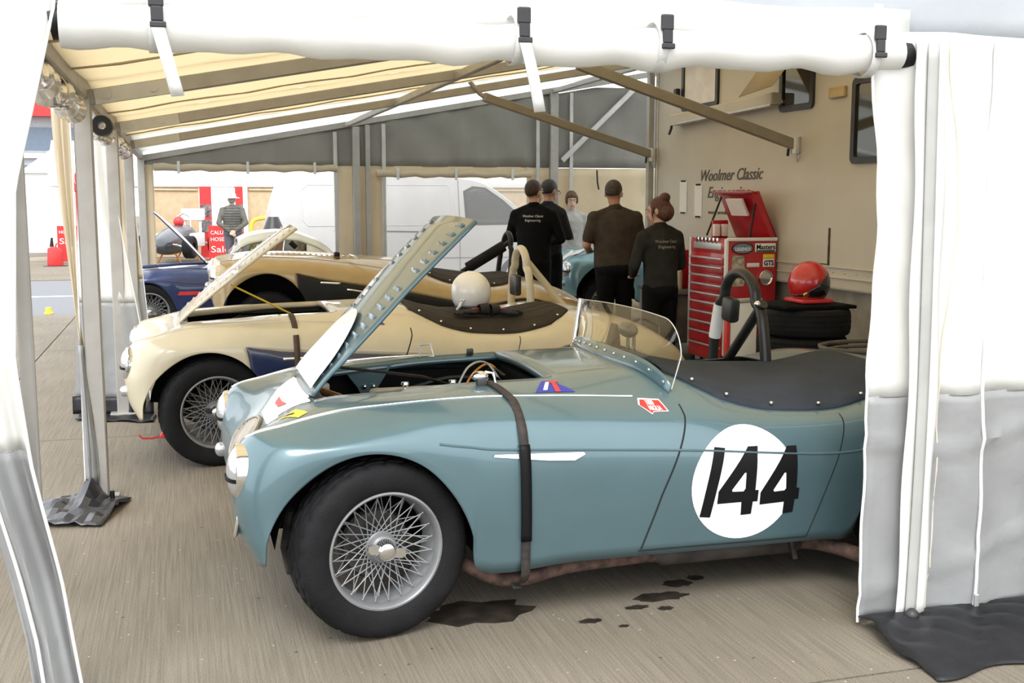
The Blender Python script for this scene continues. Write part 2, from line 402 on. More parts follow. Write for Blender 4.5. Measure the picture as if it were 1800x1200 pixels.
panel('sill_panel', -.31, 1.93, 0, .42, M['fcream'], bw, fr=8)
panel('sill_panel', 2.5, 4.46, 0, .5, M['fcream'], bw, fr=8)
panel('header_strip', -.31, 1.93, 1.90, 1.975, M['fcream'], bw, fr=8, amp=.006)
panel('header_strip', 2.5, 4.46, 1.86, 1.975, M['fcream'], bw, fr=8, amp=.006)
MB().grid([[(x, BY + .004 * math.sin(x * 11), z) for z in (.5, 1.0, 1.5, 1.86)] for x in np.linspace(2.5, 4.46, 20)]).build('clear_window', M['pvc'], bw)
for x0, x1, z in ((-.30, 1.92, 1.935), (2.42, 4.50, 1.875)):
    ro = MB().tube([(x0 + (x1 - x0) * i / 20, BY - .05, z + .008 * math.sin(i * 1.7)) for i in range(21)], [.045 + .005 * math.sin(i * 2.3) for i in range(21)], 12).build('rolled_blind', M['fcream'], bw)
    for t in (.13, .5, .87):
        x = x0 + (x1 - x0) * t
        MB().box((x, BY - .105, z), (.035, .012, .15)).build('tie_strap', M['fwhite'], ro, smooth=0, bevel=.003)
for x, l in ((5.44, .26), (6.17, .32)):
    MB().tube([(x, BY - .05, 1.94), (x + .005, BY - .06, 1.94 - l * .6), (x + .03, BY - .05, 1.94 - l)], .012, 6).build('tie_cord', M['strap'], bw)

# ================================================================ rolled-up front door along the front gable
door = thing('rolled_front_door', 'rolled white awning door strapped up across the open front', 'tent door')
G = []
for i in range(61):
    t = i / 60; x = -.305 + 2.70 * t; r = .062 + .004 * math.sin(i * 1.3) + .003 * math.sin(i * .37)
    zc = 2.035 + .012 * t - .012 * math.sin(math.pi * t) + .003 * math.sin(i * .9)
    G.append([(x, 3.40 + r * math.cos(a), zc + r * math.sin(a) * (1 if math.sin(a) > 0 else 1 + .10 * math.sin(i * .8 + 1))) for a in np.linspace(0, 2 * math.pi, 20, endpoint=False)])
MB().grid(G, closed=True).build('fabric_roll', M['fwhite'], door)
for x, d in ((-.30, -1), (2.41, 1)):
    MB().cyl((x - .03, 3.40, 2.037), (x + .03, 3.40, 2.045), .05, n=20).build('roll_core', M['black'], door)
MB().cyl((2.445, 3.40, 2.045), (2.47, 3.40, 2.046), .058, n=20).build('end_cap', M['fwhite'], door)
G = [[(-.33 + 2.8 * i / 30, 3.43 + .004 * math.sin(i * 1.1), z + .006 * math.sin(i * .7)) for z in (2.08, 2.12, 2.16, 2.2)] for i in range(31)]
MB().grid(G).build('door_hanger', M['fwhite'], door, solid=.004)
# straps: webbing loop, buckle, free tail
for x, tail in ((-.055, .20), (1.015, .22), (1.49, 0), (2.27, 0)):
    lp = [(x - .0, 3.40 + .074 * math.cos(a), 2.04 + .074 * math.sin(a)) for a in np.linspace(R(100), R(-250), 22)]
    mb = MB()
    mb.grid([[(p[0] - .016, p[1], p[2]), (p[0] + .016, p[1], p[2])] for p in lp])
    st = mb.build('strap', mat('pale_webbing', (.62, .62, .60), .7, bump=.2, bscale=200), door, solid=.003)
    MB().grid([[(x - .016 + .004 * t, 3.34 - .012, 2.2 - .12 * t), (x + .016 + .004 * t, 3.34 - .012, 2.2 - .12 * t)] for t in np.linspace(0, 1, 6)]).build('strap_upper', M['fwhite'], st, solid=.003)
    by = 3.324
    MB().box((x + .008, by, 2.105), (.042, .016, .05)).build('buckle', M['blackplastic'], st, smooth=0, bevel=.005)
    MB().box((x + .010, by, 2.062), (.034, .014, .045)).build('buckle_tongue', M['blackplastic'], st, smooth=0, bevel=.005)
    MB().box((x + .012, by - .002, 2.032), (.044, .014, .018)).build('buckle_slide', M['blackplastic'], st, smooth=0, bevel=.004)
    if tail:
        MB().grid([[(x - .010 + .05 * t, by - .005 - .01 * math.sin(t * 3), 2.035 - tail * t), (x + .026 + .05 * t, by - .005 - .01 * math.sin(t * 3), 2.035 - tail * t + .004)] for t in np.linspace(0, 1, 8)]).build('strap_tail', M['fwhite'], st, solid=.003)

# front gable fabric above the door
fg = tag(panel('front_gable_band', -.75, 4.9, 2.09, lambda x: rz(x) + .02, cloth('pale_silver_fabric', (.50, .53, .56), .2, bump=.5, bscale=8), None, y=3.455, fr=6, amp=.006), 'silver grey fabric band closing the front gable above the roll', 'tent fabric')

# ================================================================ front right wall curtain (white / silver / black hem)
def sheet(fn, z0, z1, name, m, par, ns=40, nz=24, solid=.004):
    G = [[fn(i / ns, z0 + (z1 - z0) * j / nz) for j in range(nz + 1)] for i in range(ns + 1)]
    return MB().grid(G).build(name, m, par, solid=solid)
cr_ = thing('front_wall_curtain', 'white and silver front awning wall beside the open doorway', 'tent wall', (2.3, 3.4, 0))
def frw(s, z):
    x0 = float(np.interp(z, [0, .3, .6, .945, 1.2, 1.45, 1.7, 2.0, 2.2], [.012, .02, .03, .022, .035, .044, .03, -.012, -.02]))
    x = x0 + s * 1.75
    f = -.016 * math.exp(-((z - .70 + .05 * math.sin(s * 9)) / .018) ** 2) - .012 * math.exp(-((z - .12 - .5 * abs(s - .03)) / .02) ** 2) + .022 * math.sin(s * 17 + z * .9) + .010 * math.sin(s * 41 + z * 2.3) * (.4 + .6 * (z < .85)) + .004 * math.sin(z * 21 + s * 30)
    return (x, f - .03, z)
sheet(frw, .845, 2.12, 'white_panel', M['fwhite'], cr_)
sheet(frw, .02, .85, 'silver_panel', M['fsilver'], cr_)
def hem(s, z):      # black valance: short upright strip, then lying on the concrete towards the outside
    x = frw(s, .02)[0] - .0; k = z   # z in 0..1 used as run-out
    out = .46 * k ** 1.1; wr = abs(math.sin(s * 19 + k * 5)) + .6 * abs(math.sin(s * 31 - k * 9)); return (x - .03 * k + .012 * math.sin(k * 9 + s * 14), -.035 - out + .03 * math.sin(s * 23 + k * 4) * k, max(.004, .035 * (1 - k) ** 2.2 + .026 * wr * math.sin(math.pi * min(1, k * 1.15)) ** .7 + .006))
sheet(hem, 0, 1, 'ground_flap', M['fblack'], cr_, 44, 16)
MB().tube([frw(0, z)[:1] + (frw(0, z)[1] - .004, z) for z in np.linspace(.02, 2.1, 40)], .005, 6).build('edge_piping', M['white'], cr_)
for s0 in (.105, .165):
    MB().tube([(frw(s0, z)[0] + .008 * math.sin(z * 5), frw(s0, z)[1] - .004, z) for z in np.linspace(.04, 2.1, 40)], .0035, 6).build('sewn_seam', mat('pale_stitching', (.62, .57, .48), .8), cr_)
G = [[(.205 + .012 * math.sin(z * 2) + dx, -.070 - .004 * math.cos(dx * 60), z) for dx in (-.022, -.008, .008, .022)] for z in np.linspace(.03, 2.08, 40)]
MB().grid(G).build('post_cover', mat('pale_grey_strip', (.40, .40, .38), .55, .1), cr_, solid=.003)
for dx0, dx1 in ((-.062, -.020), (.020, .060)):
    MB().grid([[(.205 + .012 * math.sin(z * 2) + .006 * math.sin(z * 9) * (abs(dx) > .03) + dx, -.066, z) for dx in np.linspace(dx0, dx1, 4)] for z in np.linspace(.025, 2.09, 40)]).build('webbing_band', M['fwhite'], cr_, solid=.002)
zp = MB().tube([(.48 + .012 * math.sin(z * 3), frw(.275, z)[1] - .012, z) for z in np.linspace(.05, 2.1, 40)], .007, 6).build('zip', mat('zip_tape', (.60, .60, .60), .6), cr_)
MB().box((.485, frw(.275, .06)[1] - .02, .07), (.02, .012, .05)).build('zip_pull', M['alu'], zp, smooth=0, bevel=.004)
MB().lathe([(0, .03), (.012, .028), (.024, .018), (.028, 0), (.02, -.012), (0, -.014)], 16, Matrix.Translation((.20, -.085, .045)) @ Matrix.Rotation(R(90), 4, 'X')).build('knob', M['blackplastic'], cr_)
MB().cyl((.20, -.085, .03), (.20, -.085, -.0), .012, n=8).build('peg', mat('brass_peg', (.3, .24, .12), .5, .6), cr_)

# front left curtain gathered at the corner
cl = thing('gathered_front_curtain', 'white and silver curtain gathered at the front corner post', 'tent curtain', (-.5, 3.4, 0))
def flw(s, z):
    xr = np.interp(z, [0, .11, .44, .8, 1.1, 1.58, 1.85, 2.07, 2.3], [.175, .165, .125, .065, .035, .060, .13, .185, .20])
    xl = np.interp(z, [0, .25, .8, 1.5, 2.3], [.045, .02, -.10, -.28, -.34])
    x = xl + (xr - xl) * s
    return (x, .03 * math.sin(s * 9 + z * 1.5) + .012 * math.sin(s * 21 + z * 4) - .02 + .025 * math.exp(-((z - .45) / .2) ** 2), z)
sheet(flw, .83, 2.3, 'white_panel', M['fwhite'], cl, 24, 30)
sheet(flw, .02, .835, 'silver_panel', M['fsilver'], cl, 24, 24)
MB().tube([(flw(1, z)[0], flw(1, z)[1] - .004, z) for z in np.linspace(.02, 2.25, 50)], .005, 6).build('edge_piping', M['white'], cl)
MB().tube([(flw(.22, z)[0], flw(.22, z)[1] - .006, z) for z in np.linspace(.02, .9, 30)], .006, 6).build('edge_piping', M['white'], cl)

# ================================================================ left side curtains gathered at the eave posts
def side_curtain(name, label, y, bot, top, zs, group, amp=.03, inner='fcream'):
    """bot/top: ((x,y),(x,y)) end points of the hem and of the head"""
    t0 = thing(name, label, 'tent curtain', (EX, y, 0), group=group)
    def fn(s, z):
        k = min(1, max(0, z / 2.0)); k = k * k * (3 - 2 * k)
        a = [bot[0][i] * (1 - k) + top[0][i] * k for i in (0, 1)]; b = [bot[1][i] * (1 - k) + top[1][i] * k for i in (0, 1)]
        x = a[0] + (b[0] - a[0]) * s; yy = a[1] + (b[1] - a[1]) * s
        return (x + amp * .5 * math.sin(s * 11 + z * 2), yy + amp * math.sin(s * 14 + z * 1.2), z)
    sheet(fn, .82, 2.02, 'upper_panel', M[inner], t0, 18, 24)
    sheet(fn, .12, .825, 'silver_panel', M['fsilver'], t0, 18, 16)
    MB().tube([(fn(1, z)[0], fn(1, z)[1] - .003, z) for z in np.linspace(.1, 2.0, 30)], .004, 6).build('edge_piping', M['white'], t0)
    return t0, fn
c1, f1 = side_curtain('gathered_side_curtain', 'narrow cream curtain gathered beside the eave post with the silver flap', 5.95, ((.0, -.06), (-.06, -.07)), ((-.14, .02), (-.06, -.04)), None, 'side curtains tied at the eave posts', .012)
G = []
for i in range(15):         # silver-black flap crumpled on the concrete
    row = []
    for j in range(11):
        a, b = i / 14, j / 10
        row.append((-.33 + .42 * a + .12 * (b - .5), -.38 + .48 * b - .10 * a, .010 + .045 * abs(math.sin(a * 9 + b * 4)) * (1 - abs(2 * b - 1)) + .03 * random.random() * math.sin(math.pi * a) + .13 * math.exp(-((a - .62) / .10) ** 2 - ((b - .8) / .22) ** 2)))
    G.append(row)
MB().grid(G).build('ground_flap', mat('grey_black_tarpaulin', (.045, .045, .05), .28, .3, var=.1, vscale=9, bump=.5, bscale=10), c1, smooth=12, solid=.003)
c2, f2 = side_curtain('gathered_side_curtain', 'broad white curtain spread out at the eave post with black hem', 8.4, ((-.34, .12), (.20, -.10)), ((-.24, .08), (-.03, -.02)), None, 'side curtains tied at the eave posts', .018, 'fwhite')
def blk(s, z): p = f2(s, .12); return (p[0] - .02 + .04 * s, p[1] - .02 * (1 - z / .13), z)
sheet(blk, 0.003, .13, 'black_hem', M['fblack'], c2, 18, 4)
sheet(lambda s, z: (f2(s, .1)[0] + .04 - .02 * z, f2(s, .1)[1] - .28 * z - .02, .008 + .012 * abs(math.sin(s * 9 + z * 5))), 0, 1, 'ground_flap', M['fblack'], c2, 18, 6)
c3, f3 = side_curtain('gathered_side_curtain', 'cream curtain hanging at the eave post by the dark blue car', 10.9, ((-.16, .06), (.14, -.06)), ((-.30, .08), (.0, -.02)), None, 'side curtains tied at the eave posts', .025)
# clear plastic window rolls tied under the eave
for k, (y0, y1) in enumerate(((3.75, 5.7), (6.35, 8.1), (8.75, 10.7))):
    pr = thing('plastic_window_roll', ('clear plastic window rolled up under the eave by the front corner post', 'clear plastic window rolled up under the eave between the first two inner posts', 'clear plastic window rolled up under the eave by the back posts')[k], 'plastic roll', (EX - .02, y0, 1.98))
    n = 26
    MB().tube([(.01 * math.sin(i * 1.9), (y1 - y0) * i / n, -.015 * math.sin(i * .6) - .01) for i in range(n + 1)], [.052 + .010 * math.sin(i * 2.7 + k) for i in range(n + 1)], 14).build('plastic_roll', M['roll'], pr)
    for t in (.06, .5, .94):
        MB().lathe([(.064, -.02), (.068, 0), (.064, .02)], 16, Matrix.Translation((0, (y1 - y0) * t, -.01)) @ Matrix.Rotation(R(90), 4, 'X')).build('tie_band', M['fcream'], pr)
        MB().box((0, (y1 - y0) * t, .075), (.03, .03, .08)).build('hanger', M['fcream'], pr, smooth=0)
rc = MB().lathe([(.02, 0), (.05, 0), (.055, .01), (.055, .10), (.05, .11), (.02, .11), (.02, .0)], 20, Matrix.Translation((EX + .07, 6.22, 1.93)) @ Matrix.Rotation(R(-90), 4, 'X')).build('reel_core', M['blackplastic'])
rc.parent = frame

# ================================================================ race transporter (truck) along the right side
TX, TY1, TY0 = 5.0, 11.32, 1.4
tr = thing('race_transporter', 'cream box-bodied race transporter with script lettering along the awning', 'truck', (TX, TY0, 0))
T = lambda y, z, d=0: (-d, y - TY0, z)      # point on the side wall: world y, z, distance out
M['truck'] = mat('cream_truck_panel', (.52, .485, .41), .5, var=.05, vscale=1.5, coat=.1)
M['skirt'] = mat('grey_beige_skirt', (.26, .24, .20), .6, var=.15)
MB().box((1.25, (TY1 - TY0) / 2, 2.07), (2.5, TY1 - TY0, 2.48)).build('box_body', M['truck'], tr, smooth=0, bevel=.02)
MB().box((1.25, (TY1 - TY0) / 2, .58), (2.34, TY1 - TY0 - .3, .56)).build('side_skirt', M['skirt'], tr, smooth=0, bevel=.02)
for y in (3.2, 4.5, 9.6):
    MB().lathe([(.2, -.11), (.36, -.11), (.45, -.07), (.46, 0), (.45, .07), (.36, .11), (.2, .11)], 28, Matrix.Translation((.18, y - TY0, .46)) @ Matrix.Rotation(R(90), 4, 'Y')).build('road_wheel', M['rubber'], tr)
MB().box(T((TY0 + TY1) / 2, 1.012, .006), (.02, TY1 - TY0 - .02, .012)).build('rub_rail', M['truck'], tr, smooth=0, bevel=.003)
MB().box(T((TY0 + TY1) / 2, .93, .006), (.02, TY1 - TY0 - .02, .012)).build('rub_rail', M['truck'], tr, smooth=0, bevel=.003)
MB().box(T(TY1 - .02, 2.06, .004), (.03, .05, 2.46)).build('corner_trim', M['alu'], tr, smooth=0, bevel=.008)
riv = None
for i in range(14):
    y = 8.6 - i * .16
    if riv is None: riv = MB().ball((0, 0, 0), (.006, .009, .009), 8, 6).build('rivet', M['alu'], tr, loc=T(y, .97, .002))
    else: share(riv, 'rivet', tr, T(y, .97, .002))
def frame_rect(y0, y1, z0, z1, wd, d, nm, m, par, rad=.05):
    n = 5
    def rr(y0, y1, z0, z1, r):
        P = []
        for cy, cz, a0 in ((y1 - r, z1 - r, 0), (y0 + r, z1 - r, 90), (y0 + r, z0 + r, 180), (y1 - r, z0 + r, 270)):
            for k in range(n + 1):
                a = R(a0 + 90 * k / n); P.append((cy + r * math.cos(a), cz + r * math.sin(a)))
        return P
    o = rr(y0, y1, z0, z1, rad); i = rr(y0 + wd, y1 - wd, z0 + wd, z1 - wd, max(.01, rad - wd * .6)); mb = MB()
    mb.grid([[T(a, b, d) for a, b in o], [T(a, b, d) for a, b in i], [T(a, b, .0) for a, b in i], [T(a, b, .0) for a, b in o], [T(a, b, d) for a, b in o]], closed=True)
    return mb.build(nm, m, par, smooth=0), i
M['palepane'] = mat('grey_white_pane', (.74, .72, .74), .5, var=.1, vscale=5)  # opaque grey-white colour for one truck window pane
def win(y0, y1, z0, z1, pane):
    w_ = thing('truck_window', None, None); w_.parent = tr; del_keys(w_)
    fr, inner = frame_rect(y0, y1, z0, z1, .05, .025, 'window_frame', M['blackplastic'], w_)
    MB().prism(inner, -.008, -.004, 'x').build('window_pane', pane, w_, smooth=0)
    for ob in w_.children: pass
    w_.children[1].location = (0, -TY0, 0)
    return w_
def del_keys(o):
    for k in list(o.keys()): del o[k]
M['darkpane'] = mat('dark_window_glass', (.03, .032, .03), .08, .1, var=.08, vscale=3, coat=1)
win(9.86, 10.67, 2.44, 3.02, M['palepane']); win(8.16, 8.70, 2.29, 2.86, M['darkpane']); win(6.60, 7.60, 1.82, 2.47, M['darkpane'])
MB().box(T(10.72, 2.62, .05), (.05, .07, .12)).build('window_catch', M['blackplastic'], tr, smooth=0, bevel=.01)
# open top-hung flap at the second window and long white case below it
MB().add([T(8.72, 2.90, .02), T(8.18, 2.90, .02), T(8.22, 2.46, .36), T(8.78, 2.42, .36)], [(0, 1, 2, 3)]).build('open_flap', cloth('tan_flap_panel', (.58, .49, .33), .4, bump=.05), tr, solid=.006)
ac = MB().box(T(9.70, 2.385, .06), (.12, 2.1, .10), Matrix.Rotation(R(-1.2), 3, 'X')).build('awning_case', M['truck'], tr, smooth=0, bevel=.012)
MB().box(T(9.70, 2.335, .07), (.10, 2.05, .02), Matrix.Rotation(R(-1.2), 3, 'X')).build('case_lip', M['alu'], ac, smooth=0)
MB().tube([T(10.72, 2.34, .10), T(10.73, 2.28, .10), T(10.78, 2.22, .10)], .014, 6).build('case_hook', M['leather'], ac)
MB().box(T(7.81, 2.385, .015), (.03, .22, .085)).build('side_lamp', mat('amber_lamp', (.48, .34, .14), .3, coat=.5), tr, smooth=0, bevel=.008)
# locker hatch with a dark hinge
MB().box(T(7.87, 1.17, .006), (.012, .014, .30)).build('hatch_hinge', M['rust'], tr, smooth=0)
MB().box(T(7.95, 1.028, .004), (.008, .16, .008)).build('hatch_edge', M['dkmetal'], tr, smooth=0)
M['letter'] = mat('charcoal_lettering', (.10, .095, .085), .6, var=.2)
rd, upv = (0, -1, 0), (0, 0, 1)
text('lettering', 'Woolmer Classic', .155, T(10.25, 1.73, .004), rd, upv, M['letter'], tr, width=1.24, shear=.35, bold=.001)
text('lettering', 'Engineering', .155, T(10.07, 1.565, .004), rd, upv, M['letter'], tr, width=.86, shear=.35, bold=.001)
text('lettering', 'www.woolmerclassic', .06, T(10.04, 1.405, .004), rd, upv, M['letter'], tr, width=.72)
for y0, y1, z0, z1 in ((10.53, 10.70, 1.41, 1.735), (10.18, 10.35, 1.375, 1.695)):
    pp = MB().box(T((y0 + y1) / 2, (z0 + z1) / 2, .004), (.004, y1 - y0, z1 - z0)).build('notice_sheet', M['paper'], None, smooth=0)
    pp.data.transform(Matrix.Translation((TX, TY0, 0)))
    tag(pp, 'white notice sheet taped to the truck side, ' + ('next to the truck corner' if y0 > 10.4 else 'next to the script lettering'), 'paper', 'taped notices')
    for zz in (z0, z1):
        o = MB().box((TX - .007, (y0 + y1) / 2, zz), (.004, .11, .016)).build('tape', M['vinylblack'], pp, smooth=0)
# ================================================================ classic roadster body
NET = [
 # x,y,z for 8 control points: centre ... bead ... shoulder ... swage ... lower edge
 [(-.40,0,.27),(-.405,.19,.27),(-.42,.37,.27),(-.428,.54,.275),(-.42,.64,.285),(-.413,.69,.295),(-.408,.71,.30),(-.405,.72,.305)],
 [(-.455,0,.375),(-.46,.19,.375),(-.478,.37,.382),(-.485,.53,.39),(-.465,.64,.395),(-.44,.69,.395),(-.41,.72,.397),(-.394,.73,.40)],
 [(-.468,0,.485),(-.472,.19,.488),(-.490,.37,.505),(-.500,.54,.53),(-.475,.655,.535),(-.43,.705,.53),(-.37,.73,.52),(-.334,.735,.514)],
 [(-.44,0,.570),(-.443,.19,.574),(-.466,.37,.600),(-.488,.55,.645),(-.435,.665,.65),(-.36,.72,.64),(-.28,.74,.62),(-.236,.74,.606)],
 [(-.395,0,.640),(-.398,.19,.645),(-.422,.37,.680),(-.448,.55,.722),(-.37,.67,.715),(-.27,.73,.69),(-.19,.745,.668),(-.139,.745,.659)],
 [(-.325,0,.708),(-.325,.18,.712),(-.325,.34,.735),(-.31,.555,.763),(-.23,.68,.735),(-.14,.735,.71),(-.08,.748,.69),(-.04,.748,.678)],
 [(-.20,0,.80),(-.195,.17,.802),(-.18,.32,.803),(-.14,.56,.80),(-.06,.69,.755),(0,.74,.715),(.035,.75,.685),(.059,.75,.665)],
 [(.02,0,.84),(.02,.18,.836),(.025,.345,.824),(.05,.56,.815),(.1,.695,.765),(.13,.742,.71),(.15,.752,.65),(.16,.752,.614)],
 [(.2,0,.857),(.2,.185,.852),(.2,.36,.836),(.21,.565,.824),(.235,.70,.77),(.25,.745,.69),(.258,.755,.58),(.262,.755,.497)],
 [(.32,0,.864),(.32,.19,.859),(.32,.37,.846),(.32,.565,.826),(.322,.70,.77),(.323,.748,.68),(.324,.757,.52),(.324,.755,.356)],
 [(.40,0,.867),(.40,.19,.862),(.40,.375,.85),(.40,.565,.827),(.39,.70,.77),(.38,.748,.67),(.365,.757,.45),(.345,.737,.225)],
 [(.72,0,.876),(.72,.195,.871),(.72,.385,.857),(.72,.57,.816),(.72,.705,.753),(.72,.755,.648),(.72,.757,.45),(.72,.735,.222)],
 [(1.0,0,.884),(1.0,.195,.879),(1.0,.385,.862),(1.0,.575,.800),(1.0,.71,.733),(1.0,.76,.630),(1.0,.76,.44),(1.0,.735,.22)],
 [(1.22,0,.884),(1.22,.195,.879),(1.22,.40,.858),(1.22,.58,.792),(1.22,.71,.718),(1.22,.76,.613),(1.22,.76,.43),(1.22,.735,.218)],
 [(1.5,0,.80),(1.5,.19,.80),(1.5,.42,.785),(1.5,.58,.735),(1.5,.70,.685),(1.5,.755,.585),(1.5,.757,.42),(1.5,.735,.216)],
 [(1.75,0,.79),(1.75,.19,.79),(1.75,.43,.770),(1.75,.58,.718),(1.75,.70,.675),(1.75,.752,.565),(1.75,.752,.42),(1.75,.73,.214)],
 [(1.87,0,.795),(1.87,.19,.795),(1.87,.43,.772),(1.87,.58,.718),(1.87,.70,.678),(1.87,.75,.565),(1.87,.75,.42),(1.87,.728,.214)],
 [(1.96,0,.80),(1.96,.19,.80),(1.96,.42,.78),(1.96,.58,.73),(1.95,.70,.685),(1.945,.752,.575),(1.94,.755,.46),(1.935,.75,.37)],
 [(2.06,0,.815),(2.06,.19,.812),(2.06,.38,.800),(2.05,.575,.742),(2.04,.70,.692),(2.03,.752,.60),(2.02,.757,.55),(2.02,.755,.50)],
 [(2.18,0,.835),(2.18,.19,.832),(2.18,.37,.818),(2.17,.575,.764),(2.16,.695,.70),(2.15,.748,.64),(2.15,.757,.61),(2.15,.757,.585)],
 [(2.32,0,.83),(2.32,.19,.827),(2.32,.37,.812),(2.31,.57,.764),(2.30,.69,.70),(2.29,.742,.655),(2.286,.755,.63),(2.286,.757,.61)],
 [(2.48,0,.808),(2.48,.19,.805),(2.48,.36,.792),(2.47,.56,.745),(2.45,.675,.685),(2.43,.73,.64),(2.42,.748,.61),(2.42,.75,.585)],
 [(2.66,0,.768),(2.66,.19,.763),(2.66,.35,.750),(2.64,.545,.703),(2.61,.655,.658),(2.58,.71,.60),(2.56,.735,.54),(2.55,.74,.50)],
 [(2.82,0,.717),(2.82,.19,.712),(2.82,.34,.700),(2.79,.525,.662),(2.75,.63,.615),(2.70,.69,.545),(2.65,.715,.45),(2.63,.725,.37)],
 [(2.98,0,.64),(2.98,.18,.635),(2.97,.33,.622),(2.94,.50,.595),(2.89,.60,.55),(2.82,.655,.47),(2.74,.685,.37),(2.68,.70,.27)],
 [(3.10,0,.555),(3.10,.17,.55),(3.09,.31,.54),(3.05,.47,.515),(2.99,.565,.475),(2.92,.62,.41),(2.85,.65,.34),(2.78,.67,.265)],
 [(3.16,0,.465),(3.16,.16,.463),(3.15,.29,.455),(3.11,.44,.435),(3.05,.53,.405),(2.98,.585,.36),(2.92,.61,.315),(2.86,.63,.262)],
 [(3.15,0,.37),(3.15,.16,.37),(3.14,.28,.365),(3.10,.42,.358),(3.04,.50,.342),(2.99,.55,.318),(2.94,.58,.292),(2.90,.60,.26)],
 [(3.10,0,.27),(3.10,.16,.27),(3.09,.28,.27),(3.06,.41,.268),(3.02,.48,.266),(2.98,.53,.264),(2.95,.56,.262),(2.92,.58,.258)],
]
def cr_refine(P, k):
    """centripetal Catmull-Rom along axis 0, k segments per span"""
    P = np.asarray(P, float); n = len(P)
    Q = np.concatenate([[2 * P[0] - P[1]], P, [2 * P[-1] - P[-2]]])
    out = []
    for i in range(1, n):
        p0, p1, p2, p3 = Q[i - 1], Q[i], Q[i + 1], Q[i + 2]
        d = lambda a, b: np.maximum(np.linalg.norm(b - a, axis=-1, keepdims=True), 1e-4) ** .5
        t0 = 0; t1 = t0 + d(p0, p1); t2 = t1 + d(p1, p2); t3 = t2 + d(p2, p3)
        for s in range(k):
            t = t1 + (t2 - t1) * (s / k)
            A1 = (t1 - t) / (t1 - t0) * p0 + (t - t0) / (t1 - t0) * p1
            A2 = (t2 - t) / (t2 - t1) * p1 + (t - t1) / (t2 - t1) * p2
            A3 = (t3 - t) / (t3 - t2) * p2 + (t - t2) / (t3 - t2) * p3
            B1 = (t2 - t) / (t2 - t0) * A1 + (t - t0) / (t2 - t0) * A2
            B2 = (t3 - t) / (t3 - t1) * A2 + (t - t1) / (t3 - t1) * A3
            out.append((t2 - t) / (t2 - t1) * B1 + (t - t1) / (t2 - t1) * B2)
    out.append(P[-1]); return np.array(out)
KS, KC = 5, 5
def body_grid(scale=(1, 1, 1)):
    a = np.array(NET)                                            # J,8,3
    full = np.concatenate([a[:, :0:-1] * np.array([1, -1, 1]), a], axis=1)   # J,15,3  (near side first)
    g = cr_refine(full, KS)                                      # along stations
    g = cr_refine(g.transpose(1, 0, 2), KC).transpose(1, 0, 2)   # across
    return g * np.array(scale)
GRID = body_grid()
def colidx(i): return (i + 7) * KC        # control column -7..7
def stidx(j): return j * KS

def patch(g, j0, j1, i0, i1): return [[tuple(g[j, i]) for i in range(i0, i1 + 1)] for j in range(j0, j1 + 1)]
def full_bvh(g):
    mb = MB(); mb.grid([[tuple(p) for p in r] for r in g]); return BVHTree.FromPolygons([Vector(v) for v in mb.v], mb.f)
def cast_side(bvh, x, z, off=.002, near=True):
    s = -1 if near else 1
    h = bvh.ray_cast(Vector((x, 2 * s, z)), Vector((0, -s, 0)))
    return (h[0] + Vector((0, s * off, 0))) if h[0] else None
def cast_top(bvh, x, y, off=.002):
    h = bvh.ray_cast(Vector((x, y, 3)), Vector((0, 0, -1)))
    return (h[0] + Vector((0, 0, off))) if h[0] else None
def cast_front(bvh, y, z, off=.002):
    h = bvh.ray_cast(Vector((-3, y, z)), Vector((1, 0, 0)))
    return (h[0] - Vector((off, 0, 0))) if h[0] else None
from mathutils.geometry import tessellate_polygon
def decal(name, poly, m, parent, fn, step=.03, holes=()):
    """2-d polygon sliced small and laid on the bodywork through fn(a,b)->point"""
    bm = bmesh.new(); rings = [[Vector((p[0], p[1], 0)) for p in r] for r in (poly, *holes)]
    vl = [bm.verts.new(p) for r in rings for p in r]
    for tri in tessellate_polygon(rings):
        try: bm.faces.new([vl[i] for i in tri])
        except ValueError: pass
    xs = [p[0] for p in poly]; ys = [p[1] for p in poly]
    for ax, lo, hi in ((0, min(xs), max(xs)), (1, min(ys), max(ys))):
        t = lo + step
        while t < hi:
            no = (1, 0, 0) if ax == 0 else (0, 1, 0); co = (t, 0, 0) if ax == 0 else (0, t, 0)
            bmesh.ops.bisect_plane(bm, geom=bm.verts[:] + bm.edges[:] + bm.faces[:], plane_co=co, plane_no=no)
            t += step
    bmesh.ops.triangulate(bm, faces=bm.faces[:])
    bad = []
    for v in bm.verts:
        p = fn(v.co.x, v.co.y)
        if p is None: bad.append(v)
        else: v.co = p
    if bad: bmesh.ops.delete(bm, geom=bad, context='VERTS')
    me = bpy.data.meshes.new(name); bm.to_mesh(me); bm.free()
    return link(name, me, m, parent, smooth=60)
def ribbon(name, pts, width, m, parent, fn, solid=0):
    """strip of constant width along a 2-d polyline laid on the bodywork"""
    G = []
    for i, p in enumerate(pts):
        a = pts[max(0, i - 1)]; b = pts[min(len(pts) - 1, i + 1)]
        dx, dy = b[0] - a[0], b[1] - a[1]; l = math.hypot(dx, dy) or 1; nx, ny = -dy / l * width / 2, dx / l * width / 2
        q0, q1 = fn(p[0] + nx, p[1] + ny), fn(p[0] - nx, p[1] - ny)
        if q0 is not None and q1 is not None: G.append([q0, q1])
    return MB().grid(G).build(name, m, parent, solid=solid)
def lerp_pts(pts, n=8):
    out = []
    for a, b in zip(pts, pts[1:]): out += [tuple(a[k] + (b[k] - a[k]) * i / n for k in range(len(a))) for i in range(n)]
    return out + [pts[-1]]
def circle(cx, cy, rx, ry=None, n=40): return [(cx + rx * math.cos(2 * math.pi * k / n), cy + (ry or rx) * math.sin(2 * math.pi * k / n)) for k in range(n)]

